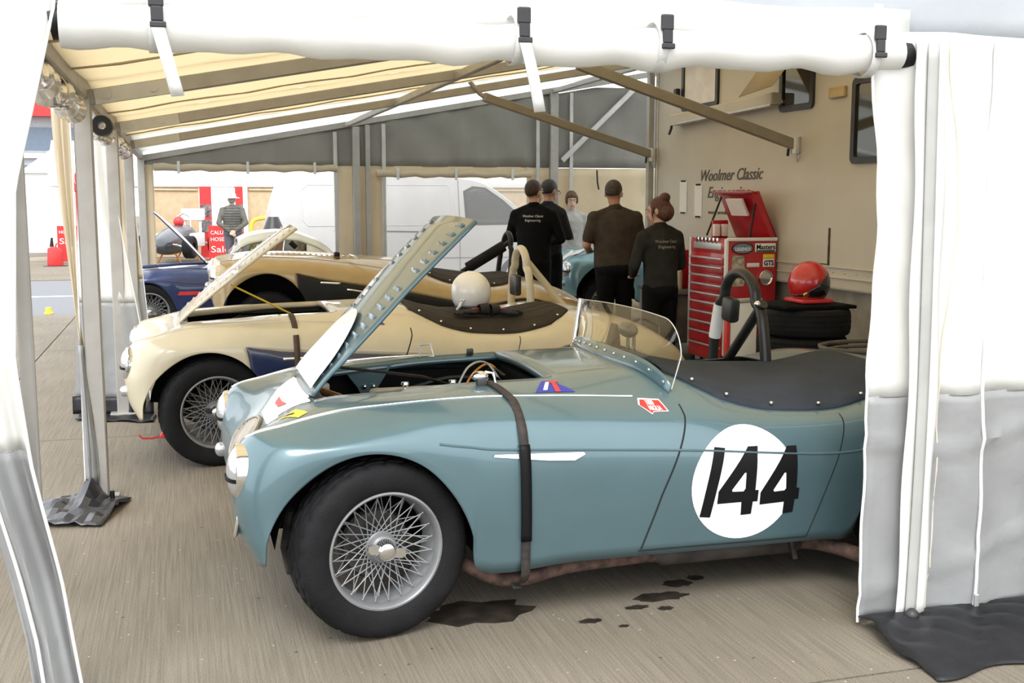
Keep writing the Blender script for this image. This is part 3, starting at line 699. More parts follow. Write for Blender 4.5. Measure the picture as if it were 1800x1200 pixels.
# ---------------------------------------------------------------- wire wheel
def wheel_meshes():
    d = {}
    # axis along local y, outside face towards -y
    A = Matrix.Rotation(R(90), 4, 'X')      # local z -> -y
    n = 120
    prof = [(.212, .080), (.222, .088), (.238, .094), (.270, .098), (.292, .094), (.306, .086), (.3135, .076), (.3165, .066), (.317, .060), (.3115, .058), (.3115, .052), (.3195, .050), (.3205, .022), (.315, .021), (.315, .013), (.321, .012), (.321, -.012), (.315, -.013), (.315, -.021), (.3205, -.022), (.3195, -.050), (.3115, -.052), (.3115, -.058), (.317, -.060), (.3165, -.066), (.306, -.086), (.27, -.098), (.238, -.094), (.212, -.08)]
    def rf(i, k, r): return r - (.006 if (6 <= i <= 8 or 23 <= i <= 25) and (k % 4 == 0) else (.005 if i in (11, 12, 15, 16, 19, 20) and (k + (2 if i in (15, 16) else 0)) % 5 == 0 else 0))
    mb = MB(); mb.lathe(prof, n, A, rf=rf); d['tyre'] = mb
    mb = MB(); mb.lathe([(.196, .055), (.200, .078), (.206, .084), (.213, .083), (.215, .076), (.210, .068), (.205, .050), (.196, .030), (.186, .012), (.184, -.03), (.196, -.05), (.205, -.08), (.212, -.08)], 72, A); d['rim'] = mb
    mb = MB(); mb.lathe([(.0, .052), (.044, .052), (.050, .046), (.052, .03), (.058, .024), (.058, .014), (.046, .008), (.046, -.05), (.068, -.055), (.068, -.066), (.0, -.066)], 32, A); d['hub'] = mb
    mb = MB(); mb.lathe([(0, .096), (.022, .096), (.030, .092), (.034, .084), (.036, .070), (.040, .060), (.040, .05)], 32, A); d['spin'] = mb
    ear = MB()
    ear.prism([(.030, -.016), (.060, -.014), (.074, -.006), (.072, .010), (.060, .020), (.030, .016)], -.072, -.084, 'y'); d['ear'] = ear
    return d
WD = wheel_meshes()
def spoke_list():
    """(hub point, rim point) for the crossing spokes; outside towards -y"""
    L = []
    for k in range(24):      # outer flange, crossing in pairs
        a = 2 * math.pi * k / 24
        for s in (-1, 1):
            b = a + s * R(38)
            L.append(((.055 * math.cos(a), -.020, .055 * math.sin(a)), (.193 * math.cos(b), -.042, .193 * math.sin(b))))
    for k in range(24):      # inner flange
        a = 2 * math.pi * (k + .5) / 24; s = 1 if k % 2 else -1; b = a + s * R(52)
        L.append(((.066 * math.cos(a), .058, .066 * math.sin(a)), (.187 * math.cos(b), -.004, .187 * math.sin(b))))
    return L
SPK = spoke_list()
WCACHE = {}
def wheel(parent, loc, steer=0, side=-1, single=False, dark=False):
    """side -1: outer face towards -y"""
    if not WCACHE:
        WCACHE['tyre'] = None
    w_ = bpy.data.objects.new('wheel', None); COL.objects.link(w_); w_.parent = parent; w_.location = loc
    w_.rotation_euler = (0, R(17), steer if side < 0 else steer + math.pi)
    mm = M['silverpaint'] if not dark else M['black']
    def put(name, key, m):
        if WCACHE.get(key) is None:
            WCACHE[key] = WD[key].build(name, m, w_); return WCACHE[key]
        return share(WCACHE[key], name, w_)
    put('tyre', 'tyre', M['rubber']); put('rim', 'rim', M['silverpaint']); put('hub', 'hub', M['silverpaint']); put('spinner', 'spin', M['chrome']); put('spinner_ear', 'ear', M['chrome']); put('spinner_ear', 'ear', M['chrome']).rotation_euler = (0, math.pi, 0)
    if single:
        first = {}
        for i, (a, b) in enumerate(SPK):
            kind = 0 if i < 48 else 1
            a = Vector(a); b = Vector(b); d = b - a
            q = d.to_track_quat('Z', 'Y')
            if kind not in first:
                o = MB().cyl((0, 0, 0), (0, 0, d.length), .0021, n=6).build('spoke', M['silverpaint'], w_); first[kind] = o
            else: o = share(first[kind], 'spoke', w_)
            o.rotation_mode = 'QUATERNION'; o.rotation_quaternion = q; o.location = a
    else:
        if WCACHE.get('spk') is None:
            mb = MB()
            for a, b in SPK: mb.cyl(a, b, .0024, n=5, caps=False)
            WCACHE['spk'] = mb.build('spokes', M['silverpaint'], w_); WCACHE['spk']['kind'] = 'stuff'
        else: share(WCACHE['spk'], 'spokes', w_)
    # brake drum behind
    if WCACHE.get('drum') is None:
        WCACHE['drum'] = MB().lathe([(0, -.03), (.12, -.03), (.13, -.04), (.13, -.075), (0, -.075)], 28, Matrix.Rotation(R(90), 4, 'X')).build('brake_drum', M['dkmetal'], w_)
    else: share(WCACHE['drum'], 'brake_drum', w_)
    return w_

HANG = 0
def roadster(name, label, loc, paint, rot=(0, 0, 0), scale=(1, 1, 1), bonnet='closed', lower=None, steer=R(10), cover=None, hero=False, front_drop=0, rear_drop=0, open_deg=43, lamps=True, hoop=None, screen=None, louvres=True, group=None, rear_hinge=False, interior=True):
    root = thing(name, label, 'car', loc, rot, group)
    g = GRID * np.array(scale); sx, sy, sz = scale
    bvh = full_bvh(g)
    J, I = g.shape[0] - 1, g.shape[1] - 1
    jb0, jb1 = stidx(6), stidx(11); jc0, jc1 = stidx(13) + 2, stidx(17)
    ib0, ib1 = colidx(-2), colidx(2)
    low0, low1 = colidx(-5), colidx(5); jl0 = stidx(7) + 2
    mb = MB(); ml = MB()
    idx = lambda j, i: j * (I + 1) + i
    vs = [tuple(p) for r in g for p in r]; mf = []; lf = []
    for j in range(J):
        for i in range(I):
            inb = jb0 <= j < jb1 and ib0 <= i < ib1
            inc = interior and jc0 <= j < jc1 and ib0 <= i < ib1
            if inb or inc: continue
            q = (idx(j, i), idx(j + 1, i), idx(j + 1, i + 1), idx(j, i + 1))
            if lower and j >= jl0 and (i < low0 or i >= low1): lf.append(q)
            else: mf.append(q)
    def sub(fs):
        used = sorted({a for f in fs for a in f}); mp = {a: k for k, a in enumerate(used)}
        return [vs[a] for a in used], [tuple(mp[a] for a in f) for f in fs]
    mb.add(*sub(mf)); body = mb.build('body_shell', paint, root, smooth=50, solid=-.006)
    if lower: ml.add(*sub(lf)); ml.build('side_panel', lower, root, smooth=50, solid=-.006)
    # bonnet and its opening
    hinge = Vector(g[jb1 if rear_hinge else jb0, colidx(0)]); 
    if rear_hinge: hinge = Vector((hinge.x, 0, hinge.z))
    P = [[tuple(Vector(p) - hinge) for p in r] for r in patch(g, jb0, jb1, ib0, ib1)]
    # shrink a little so that a shut line shows
    P = [[(x, y * .992, z + .001) for x, y, z in r] for r in P]
    bo = MB().grid(P).build('bonnet', paint, root, smooth=50, solid=-.012, loc=hinge)
    if bonnet == 'open': bo.rotation_euler = (0, -R(open_deg) if not rear_hinge else R(50), 0)
    # rolled lip round the bonnet opening
    rim = [tuple(g[j, ib0]) for j in range(jb0, jb1 + 1)] + [tuple(g[jb1, i]) for i in range(ib0 + 1, ib1 + 1)] + [tuple(g[j, ib1]) for j in range(jb1 - 1, jb0 - 1, -1)] + [tuple(g[jb0, i]) for i in range(ib1 - 1, ib0, -1)]
    G = [[p, (p[0] + (.012 if k < 0 else 0), p[1] * .955, p[2] - .022), (p[0], p[1] * .955, p[2] - .035)] for k, p in enumerate(rim)]; G.append(G[0])
    if bonnet == 'open': MB().grid(G).build('bonnet_gutter', paint, root, smooth=50, solid=.002)
    bl = None
    if louvres:
        base = None; n = 17
        for sgn in (-1, 1):
            for k in range(n):
                x = sx * (-.10 + .78 * k / (n - 1)); y = sy * sgn * (.215 + .055 * k / (n - 1))
                if hero and k in (10,): continue
                p = cast_top(bvh, x, y, 0)
                if p is None: continue
                if base is None:
                    L = []
                    for a in range(7):
                        yy = (-.045, -.043, -.02, 0, .02, .043, .045)[a]; hgt = (0, .0065, .007, .007, .007, .0065, 0)[a]
                        L.append([(-.014, yy, -.002), (-.004, yy, hgt * .5), (.004, yy, hgt * .95), (.009, yy, hgt), (.0095, yy, -.002)])
                    base = MB().grid(L).build('louvre', paint, bo, smooth=70)
                    o = base
                else: o = share(base, 'louvre', bo)
                o.location = p - hinge + Vector((0, 0, .001)); bl = base
                h2 = cast_top(bvh, x + .02, y, 0)
                o.rotation_euler = (math.atan2(cast_top(bvh, x, y + .02, 0).z - p.z, .02), -math.atan2(h2.z - p.z, .02), 0)
    # inner structure: engine bay tub, cockpit tub, floor pan, wheel wells
    tub = MB()
    tub.box((sx * .26, 0, .30 * sz), (.98 * sx, .72 * sy, .02)); tub.box((sx * .74, 0, .56 * sz), (.02, .74 * sy, .50)); tub.box((-.22 * sx, 0, .52 * sz), (.02, .6 * sy, .45))
    for s in (-1, 1): tub.box((sx * .26, s * .40 * sy, .545 * sz), (.98 * sx, .02, .48))
    tub.build('engine_bay', M['matblack'], root, smooth=0)
    if interior:
        ck = MB(); ck.box((1.62 * sx, 0, .30), (.80 * sx, .84 * sy, .02)); ck.box((2.02 * sx, 0, .53), (.02, .84 * sy, .46))
        for s in (-1, 1): ck.box((1.62 * sx, s * .42 * sy, .50), (.80 * sx, .02, .40))
        ck.box((1.24 * sx, 0, .60), (.02, .84 * sy, .46)); ck.box((1.62 * sx, 0, .42), (.78 * sx, .2, .26))
        ck.build('cockpit_tub', M['matblack'], root, smooth=0)
        for s in (1, -1):
            MB().box((1.78 * sx, s * .26 * sy, .52), (.14, .34, .42), Matrix.Rotation(R(-12), 3, 'Y')).build('seat_back', mat('black_seat_leather', (.015, .014, .014), .55), root, bevel=.04)
    fl = MB(); fl.box((1.15 * sx, 0, .245), (1.50 * sx, 1.34 * sy, .02)); fl.box((2.72 * sx, 0, .30), (.34 * sx, 1.0 * sy, .02)); fl.build('floor_pan', M['matblack'], root, smooth=0)
    for ax in (0, 2.286 * sx):
        for s in (-1, 1):
            rr = .372 if ax == 0 else .345; zc = .318 if ax == 0 else .27
            G = []
            for k in range(17):
                a = R(-12 + 186 * k / 16); c_, s_ = math.cos(a), math.sin(a)
                G.append([(ax + rr * c_ * sx, s * y * sy, (zc + rr * s_ * .98) * sz) for y in (.715, .44)])
            mbw = MB().grid(G)
            mbw.add([(ax, s * .44 * sy, zc)] + [r[1] for r in G], [(0, k + 1, k + 2) for k in range(16)])
            mbw.build('wheel_arch_liner', M['matblack'], root)
    # wheels
    wz = .3205
    yw = .622 * sy + (.022 if hero else 0)
    ws_ = []
    for (x, s) in ((0, -1), (0, 1), (2.286 * sx, -1), (2.286 * sx, 1)):
        st = steer if x == 0 else 0
        dz = -front_drop if x == 0 else -rear_drop
        ws_.append(wheel(root, (x, s * yw, wz + dz), st, s, hero and x == 0 and s < 0))
    MB().cyl((0, -.5 * sy, wz - front_drop), (0, .5 * sy, wz - front_drop), .03, n=10).build('front_axle', M['dkmetal'], root)
    MB().cyl((2.286 * sx, -.5 * sy, wz), (2.286 * sx, .5 * sy, wz), .045, n=10).build('rear_axle', M['dkmetal'], root)
    # bead between wing and shroud, swage line, door shut lines
    for s in (-1, 1):
        c = colidx(3 * s)
        pts = [tuple(Vector(g[j, c]) + Vector((0, 0, .001))) for j in range(stidx(4), stidx(12) + 1)]
        MB().tube(pts, .0034, 6).build('wing_bead', M['chrome'] if hero else paint, root)
        near = s < 0
        f = lambda x, z, off=.0012, near=near: cast_side(bvh, x, z, off, near)
        if hero or not lower:
            c5 = colidx(5 * s)
            pts = [tuple(Vector(g[j, c5]) + Vector((0, s * -.0015, 0))) for j in range(stidx(7) + 3, stidx(17))]
            MB().tube(pts, .0055, 8).build('swage_line', paint, root)
        seam = mat('panel_gap', (.008, .010, .011), .9, var=.1)
        dl = [(.965 * sx, .215), (1.05 * sx, .46), (1.13 * sx, .65), (1.165 * sx, .735), (1.168 * sx, .772)]
        ribbon('door_gap', lerp_pts(dl), .007, seam, root, f)
        ribbon('door_gap', lerp_pts([(.965 * sx, .240), (1.68 * sx, .232)]), .006, seam, root, f)
        ribbon('door_gap', lerp_pts([(1.68 * sx, .232), (1.78 * sx, .50), (1.845 * sx, .66), (1.86 * sx, .70)]), .005, seam, root, f)
    # head lamps, side lamps, grille
    if lamps:
        for s in (-1, 1):
            Mx = Matrix.Translation((-.474 * sx, s * .562 * sy, .602 * sz)) @ Matrix.Rotation(R(-90), 4, 'Y') @ Matrix.Rotation(R(0), 4, 'X')
            hl = bpy.data.objects.new('head_lamp', None); COL.objects.link(hl); hl.parent = root
            MB().lathe([(.096, -.07), (.101, -.035), (.104, -.004), (.101, .010), (.094, .014), (.088, .010)], 32, Mx).build('lamp_ring', M['chrome'], hl)
            MB().lathe([(.091, .006), (.085, .018), (.070, .030), (.048, .039), (.022, .044), (0, .0455)], 32, Mx).build('lamp_lens', M['glasslens'], hl)
            if hero or s < 0:
                MB().grid([[(-.474 * sx - .048 * math.cos(t) - .001, s * .562 * sy + .092 * math.sin(t), .602 * sz - .012 + dz) for dz in (-.007, .007)] for t in np.linspace(-1.3, 1.3, 14)]).build('lens_tape', M['vinylblack'], hl)
            if not (hero and s < 0): MB().lathe([(.032, -.06), (.032, .0), (.027, .012), (.016, .020), (0, .023)], 18, Matrix.Translation((-.507 * sx, s * .545 * sy, .445 * sz)) @ Matrix.Rotation(R(-90), 4, 'Y')).build('side_lamp', M['glasslens'], root)
        gr = bpy.data.objects.new('grille', None); COL.objects.link(gr); gr.parent = root
        out = []
        for k in range(40):
            a = 2 * math.pi * k / 40; y = .21 * math.sin(a) * (1 - .10 * math.cos(a) ** 2); z = .565 + .115 * math.cos(a)
            y *= (1 + .18 * math.cos(a) * 0)
            out.append((y * sy, z * sz))
        cf = lambda y, z, off=.002: cast_front(bvh, y, z, off)
        decal('grille_backing', out, M['matblack'], gr, cf, .05)
        MB().tube([cf(y, z, .006) for y, z in out] + [cf(*out[0], .006)], .010, 8).build('grille_surround', mat('roof_tint_grille_metal', (.34, .30, .25), .3, .8, var=.2), gr)  # brown of the roof's reflection is put into the grille metal colour
        for k in range(-9, 10):
            y = .024 * k; zz = math.sqrt(max(0, 1 - (y / .21) ** 2)) * .110
            if zz < .03: continue
            MB().tube([cf(y * sy, (.565 + t * zz) * sz, .008) for t in np.linspace(-1, 1, 9)], .0055, 6).build('grille_bar', mat('roof_tint_grille_metal', (.34, .30, .25)), gr)
    # passenger-side tonneau cover
    if cover:
        def edge(x): return np.interp(x, [1.20, 1.28, 1.38, 1.55, 1.75, 1.95, 2.1, 2.2, 2.28], [.40, .49, .555, .595, .605, .595, .56, .48, .36]) * sy
        G = []
        xs = np.linspace(1.20, 2.28, 37) * sx
        for x in xs:
            e = edge(x / sx); row = []
            pe = cast_top(bvh, x, -e, .005); ze = pe.z
            zr = np.interp(x / sx, [1.2, 1.3, 1.5, 1.9, 2.28], [.886, .865, .824, .808, .800]) * sz
            row.append((x, -e - .004, ze - .012))
            for k in range(15):
                t = k / 14; y = -e + (e + .06) * t
                z = ze + (zr - ze) * (math.sin(t * math.pi / 2) ** .9) - .006 * math.sin(t * math.pi) * (1 + math.sin(x * 25)) * .5
                pz = cast_top(bvh, x, y, .006)
                row.append((x, y, max(z, pz.z + .002 if pz else 0)))
            row.append((x, .075, zr - .05))
            G.append(row)
        tn = MB().grid(G).build('tonneau_cover', cover, root, smooth=60, solid=.003)
        for t in ((3, 7, 13, 20, 27, 33) if hero else (2, 6, 12, 19, 26, 32)):
            p = Vector(G[t][1]); MB().ball(p + Vector((0, .004, .018 if t < 34 else 0)), (.009, .009, .007), 10, 6).build('press_stud', M['chrome'], tn)
        if not hero:
            for k in (4, 7, 10): MB().tube([tuple(Vector(r[k]) + Vector((0, 0, .003))) for r in G[1:-1]], .003, 5).build('cover_seam', M['strap'], tn)
    if hoop:
        hm = hoop['mat']; hx = hoop['x']; h0, h1 = hoop.get('y', (.06, .58)); top = hoop.get('z', 1.20); r = hoop.get('r', .024)
        hp = bpy.data.objects.new('roll_hoop', None); COL.objects.link(hp); hp.parent = root
        w2 = (h1 - h0) / 2; yc = (h0 + h1) / 2; wt = w2 * .55
        pts = [(hx, h0, .50), (hx, h0 + .01, .80), (hx, yc - wt - .05, top - .16)]
        for k in range(9):
            a = math.pi * k / 8; pts.append((hx, yc - wt * math.cos(a) * 1.05, top - .13 + .13 * math.sin(a)))
        pts += [(hx, yc + wt + .05, top - .16), (hx, h1 - .01, .80), (hx, h1, .50)]
        MB().tube([tuple(p) for p in cr_refine(pts, 4)], r, 12).build('hoop_tube', hm, hp)
        for a, b in hoop.get('stays', ()): MB().tube([a, b], r * .92, 12).build('hoop_stay', hm, hp)
    return root, g, bvh, bo, hinge

# ---------------------------------------------------------------- the blue car
BX, BYc = .635, 4.47
blue, gB, bvB, boB, hgB = roadster('sports_car', 'ice blue open sports racing car numbered 144 with raised bonnet', (BX, BYc, 0), M['blue'], bonnet='open', steer=R(12), cover=M['tonnavy'], hero=True,
    hoop=dict(mat=mat('black_hoop_paint', (.022, .021, .020), .35, .2, var=.2), x=1.93, y=(.05, .60), z=1.20, r=.026, stays=(((1.93, .10, 1.07), (1.93, .55, .66)),)))
hoopB = [c for c in blue.children if c.name.startswith('roll_hoop')][0]
MB().tube([(1.93, .578, .86), (1.93, .560, .93), (1.93, .530, 1.03)], .0305, 12).build('white_tape', M['vinylwhite'], hoopB)
MB().box((1.90, .36, 1.02), (.06, .10, .12), Matrix.Rotation(R(6), 3, 'X')).build('head_pad', M['blackplastic'], hoopB, bevel=.02)
MB().ball((1.90, .10, 1.07), .016, 10, 6).build('hoop_bolt', M['chrome'], hoopB)
# perspex screen
def scr(t, h):      # t -1..1 across (near = -1), h 0..1 height
    y = .57 * t; x = 1.065 + .30 * y * y; z = cast_top(bvB, x, y, .004).z
    zt = 1.082 - .012 * t * t
    if t < -.66: q = (-.66 - t) / .34; zt -= .125 * (1 - math.sqrt(max(0, 1 - q * q)))
    return (x + h * .165 * (1 - .74 * t * t), y, z + h * (zt - z))
ts = np.linspace(-1, 1, 41)
screen = bpy.data.objects.new('windscreen', None); COL.objects.link(screen); screen.parent = blue
MB().grid([[scr(t, h) for h in np.linspace(.02, 1, 9)] for t in ts]).build('perspex', M['clear'], screen, smooth=80)
MB().tube([scr(t, 1) for t in np.linspace(1, -.99, 60)] + [scr(-1, h) for h in np.linspace(1, .1, 8)], .0022, 6).build('perspex_edge', mat('frosted_edge', (.55, .55, .50), .3), screen)
MB().grid([[tuple(Vector(scr(t, h)) + Vector((-.006 * (1 - h) - .003, 0, .0))) for h in (-.03, .06, .14, .22)] for t in ts]).build('screen_base_strip', M['blue'], screen, smooth=80, solid=.003)
for t in np.linspace(-.94, .94, 13):
    MB().ball(Vector(scr(t, .12)) + Vector((-.012, 0, 0)), (.005, .007, .007), 8, 6).build('screen_screw', M['chrome'], screen)
MB().box(Vector(scr(1, .5)) + Vector((.004, .006, 0)), (.020, .03, .275), Matrix.Rotation(R(9), 3, 'Y')).build('screen_pillar', M['chrome'], screen, smooth=0, bevel=.005)
# mirror and steering column shroud seen through the screen
mir = bpy.data.objects.new('rear_view_mirror', None); COL.objects.link(mir); mir.parent = blue
MB().ball((1.32, .25, .955), (.035, .09, .038), 16, 10).build('mirror_shell', mat('bronze_mirror', (.10, .085, .06), .3, .5), mir)
MB().tube([(1.33, .27, .93), (1.33, .27, .87), (1.34, .27, .82)], .008, 8).build('mirror_stem', M['chrome'], mir)
MB().tube([(1.33, .20, .93), (1.33, .20, .86)], .008, 8).build('mirror_stem', M['chrome'], mir)
MB().prism([(1.27, .84), (1.34, .84), (1.33, .96), (1.31, .97)], .37, .44, 'y').build('dash_cowl', M['leather'], blue, bevel=.01)
# number roundel and digits
fs = lambda off: (lambda x, z: cast_side(bvB, x, z, off))
decal('number_roundel', circle(1.388, .474, .221, .220, 56), M['vinylwhite'], blue, fs(.0018), .03)
def dg(poly, holes=()): decal('number_digit', poly, M['vinylblack'], blue, fs(.0032), .03, holes)
dg([(1.2595, .6245), (1.3053, .6175), (1.2499, .3501), (1.2054, .3558)])
dg([(1.4032, .6165), (1.4463, .6154), (1.4416, .5782), (1.436, .4458), (1.4503, .4447), (1.4477, .3996), (1.4276, .400), (1.4233, .3509), (1.3792, .3496), (1.3786, .4022), (1.2761, .4021), (1.2792, .4507)],
   [[(1.3872, .5176), (1.3938, .5171), (1.3934, .4551), (1.3849, .4443), (1.3385, .4462), (1.3361, .4533)]])
dg([(1.5734, .6064), (1.6151, .6062), (1.6157, .5667), (1.6158, .4405), (1.6282, .4395), (1.6261, .396), (1.6101, .3952), (1.6056, .3434), (1.561, .3408), (1.563, .3885), (1.4571, .3853), (1.4587, .4338)],
   [[(1.5598, .5062), (1.5666, .5041), (1.5697, .4419), (1.5623, .4341), (1.5171, .4326), (1.5146, .4398)]])
# stickers on the wing
MG = [(1.0152, .795), (1.0988, .789), (1.1092, .754), (1.0469, .7555), (1.0353, .749), (1.0001, .778)]
decal('race_sticker', MG, M['vinylwhite'], blue, fs(.002), .02)
decal('race_sticker_face', [(1.052 + (a - 1.052) * .90, .771 + (b - .771) * .84) for a, b in MG], M['redvinyl'], blue, fs(.0035), .02)
for k, (s_, z) in enumerate((('1000', .781), ('MIGLIA', .766))):
    me = text_mesh(s_, .018, bold=.0006, extrude=0)
    for v in me.vertices:
        p = cast_side(bvB, 1.034 + v.co.x * .9, z - .004 + v.co.y - .06 * v.co.x, .005)
        if p: v.co = p
    me.materials.clear(); link('sticker_lettering', me, M['vinylwhite'], blue, smooth=0)
ft = lambda off: (lambda x, y: cast_top(bvB, x, y, off))
decal('triangle_sticker', [(.62, -.545), (.78, -.545), (.715, -.43), (.68, -.43)], M['bluevinyl'], blue, ft(.002), .02)
decal('triangle_mark', [(.655, -.53), (.672, -.53), (.705, -.45), (.69, -.45)], M['vinylwhite'], blue, ft(.0035), .02)
decal('triangle_mark', [(.70, -.545), (.722, -.545), (.728, -.46), (.75, -.44), (.69, -.44), (.71, -.46)], M['redvinyl'], blue, ft(.0035), .02)
# white nose patch with badge, yellow sticker
decal('white_nose_patch', [(-.350, -.26), (-.315, -.30), (-.308, -.225), (-.197, -.33), (-.185, -.1), (-.185, .1), (-.20, .28), (-.28, .22), (-.350, .10)], M['vinylwhite'], blue, ft(.0018), .03)
decal('nose_badge', [(-.28, .079), (-.278, -.037), (-.268, -.14), (-.297, -.077), (-.300, .039)], M['redvinyl'], blue, ft(.004), .02)
decal('yellow_sticker', [(-.253, -.345), (-.225, -.50), (-.262, -.53), (-.325, -.37)], M['yellow'], blue, ft(.002), .02)
decal('sticker_mark', [(-.305, -.385), (-.27, -.44), (-.265, -.42), (-.283, -.38)], M['vinylblack'], blue, ft(.0035), .02)
# bonnet roundel (laid on the raised bonnet)
bvBon = bvB
def fbon(x, y):
    p = cast_top(bvB, x, y, .0145)
    return (p - hgB) if p else None
decal('bonnet_roundel', [(-.165 + .345 * math.sin(a), -.285 * math.cos(a)) for a in np.linspace(0, math.pi, 25)], M['vinylwhite'], boB, fbon, .03)
# side vent flash
flash = [(.398, .642), (.40, .650), (.735, .640), (.742, .632), (.70, .612), (.60, .618)]
decal('side_flash', flash, M['chrome'], blue, fs(.006), .03)
# strap over the near wing
sp = []
for (y, z) in ((-.40, None), (-.44, None), (-.50, None), (-.56, None), (-.62, None)):
    sp.append(cast_top(bvB, .47 + (-.40 - y) * .18, y, .006))
for z in (.74, .68, .60, .50, .40, .30, .235): sp.append(cast_side(bvB, .51 + (.74 - z) * .02, z, .008))
sp += [Vector((.52, -.74, .19)), Vector((.515, -.70, .15)), Vector((.505, -.66, .135)), Vector((.51, -.68, .12))]
spt = cr_refine([tuple(p) for p in sp], 4)
stp = MB().grid([[(p[0] - .017, p[1], p[2]), (p[0] + .017, p[1], p[2])] for p in spt]).build('bonnet_strap', M['strap'], blue, smooth=60, solid=.003)
MB().grid([[(p[0] - .020, p[1] - .003, p[2]), (p[0] + .020, p[1] - .003, p[2])] for p in spt[24:40]]).build('strap_sleeve', M['vinylblack'], stp, smooth=60, solid=.004)
q = cast_top(bvB, .44, -.41, 0)
MB().ball(q + Vector((0, 0, .030)), (.034, .028, .020), 18, 10).build('strap_catch', M['chrome'], stp)
MB().box(q + Vector((0, -.02, .0)), (.04, .03, .05)).build('catch_bracket', M['blackplastic'], stp, bevel=.006)
MB().tube([q + Vector((.02, 0, .045)), q + Vector((.05, -.01, .04)), q + Vector((.055, -.02, .0))], .006, 6).build('buckle_wire', M['chrome'], stp)
# bonnet prop, far catch loop, hinge brackets
hb = Matrix.Translation(hgB) @ Matrix.Rotation(-R(43), 4, 'Y')
pr0 = hb @ (cast_top(bvB, .30, .0, -.014) - hgB)
MB().tube([hb @ (Vector((.16, -.27, .01))), (.30, .0, .82), (.46, .16, .75)], .0065, 8).build('bonnet_prop', M['black'], blue)
q = Vector((.40, .378, .848)); MB().tube([q + Vector(a) for a in ((-.03, 0, 0), (-.028, .01, .05), (.02, .01, .055), (.032, 0, .0), (-.03, 0, -.005))], .005, 6).build('far_catch', M['alu'], blue)
MB().box((.60, .375, .862), (.03, .02, .03)).build('far_catch_block', M['blackplastic'], blue, bevel=.004)
for s in (-1, 1): MB().box((-.165, s * .27, .775), (.07, .03, .06)).build('hinge_bracket', M['dkmetal'], blue, bevel=.008)
# engine bay contents
M['ali'] = mat('cast_alloy', (.45, .41, .34), .5, .4, var=.15)
rk = MB().box((.36, -.04, .735), (.56, .16, .085)).build('rocker_cover', M['ali'], blue, bevel=.02, seg=3)
for x in (.22, .42, .56): MB().lathe([(0, .03), (.016, .03), (.018, .022), (.012, .018), (.012, 0)], 12, Matrix.Translation((x, -.04, .776))).build('cover_nut', M['chrome'], rk)
MB().box((.36, -.02, .58), (.62, .26, .24)).build('engine_block', M['dkmetal'], blue, bevel=.02)
MB().tube([(.06, -.02, .70), (-.05, -.05, .73), (-.13, -.10, .72)], .028, 10).build('radiator_hose', M['leather'], blue)
MB().tube([(-.12, .12, .765), (-.05, -.02, .755), (.0, -.13, .735)], .016, 8).build('hammer_handle', mat('orange_wood', (.36, .15, .05), .6, var=.2, stretch=(1, 8, 8)), blue)
MB().box((-.12, .12, .77), (.10, .04, .04)).build('hammer_head', M['ali'], blue, bevel=.006)
MB().box((-.15, .02, .62), (.06, .56, .32)).build('radiator', mat('olive_radiator', (.06, .055, .035), .6, var=.3), blue, bevel=.015)
MB().prism([(.02, .81), (.24, .83), (.17, .72), (.16, .69), (.10, .69), (.08, .73)], .345, .352, 'y').build('chassis_gusset', M['blue'], blue, smooth=0)
for x in (.11, .15): MB().ball((x, .34, .73), .012, 8, 6).build('gusset_bolt', M['chrome'], blue)
for k, (pts, mm, rr) in enumerate((([(.5, .1, .74), (.58, .2, .80), (.66, .26, .82), (.70, .2, .78)], 'orange', .005), ([(.45, .02, .76), (.52, .08, .84), (.62, .16, .84), (.69, .12, .74)], 'alu', .005), ([(.62, .3, .72), (.66, .25, .80), (.69, .1, .79)], 'black', .007), ([(.3, .3, .72), (.5, .31, .76), (.68, .3, .74)], 'black', .009), ([(.58, -.1, .72), (.62, .0, .80), (.7, .02, .70)], 'black', .006))):
    MB().tube([tuple(p) for p in cr_refine(pts, 6)], rr, 6).build('engine_hose', M[mm], blue)
MB().lathe([(0, .05), (.03, .05), (.035, .04), (.035, 0)], 16, Matrix.Translation((.66, -.24, .72))).build('brake_reservoir', M['ali'], blue)
MB().lathe([(0, .012), (.025, .012), (.027, .0)], 16, Matrix.Translation((.66, -.24, .772))).build('reservoir_cap', M['white'], blue)
MB().box((.5, -.22, .62), (.3, .12, .2)).build('carburettors', M['dkmetal'], blue, bevel=.03)
# exhaust under the sill
ex = MB().tube([tuple(p) for p in cr_refine([(.30, -.58, .22), (.42, -.62, .155), (.52, -.64, .14), (.70, -.63, .165), (.95, -.61, .17), (1.15, -.60, .17)], 4)], [.026] * 21, 12).build('exhaust_pipe', M['rust'], blue)
MB().tube([(1.05, -.60, .170), (1.10, -.60, .170), (1.12, -.60, .17), (1.70, -.60, .170), (1.73, -.60, .17)], [.026, .030, .045, .045, .030], 14).build('silencer', mat('sooty_silencer', (.05, .042, .036), .7, .3, var=.4), blue)
MB().tube([tuple(p) for p in cr_refine([(1.72, -.60, .17), (1.80, -.64, .165), (1.88, -.71, .15), (1.93, -.76, .135)], 4)], .030, 12).build('tail_pipe', M['rust'], blue)
MB().tube([(1.66, -.66, .20), (1.68, -.66, .12)], .012, 8).build('exhaust_hanger', M['dkmetal'], blue)
# front plate edge below the lamp
MB().box((-.470, -.545, .435), (.016, .13, .12), Matrix.Rotation(R(12), 3, 'Y') @ Matrix.Rotation(R(-16), 3, 'Z')).build('front_plate', M['chrome'], blue, bevel=.01)
MB().tube([(-.30, -.55, .45), (-.32, -.5, .30), (-.30, -.5, .2)], .016, 8).build('suspension_link', M['dkmetal'], blue)

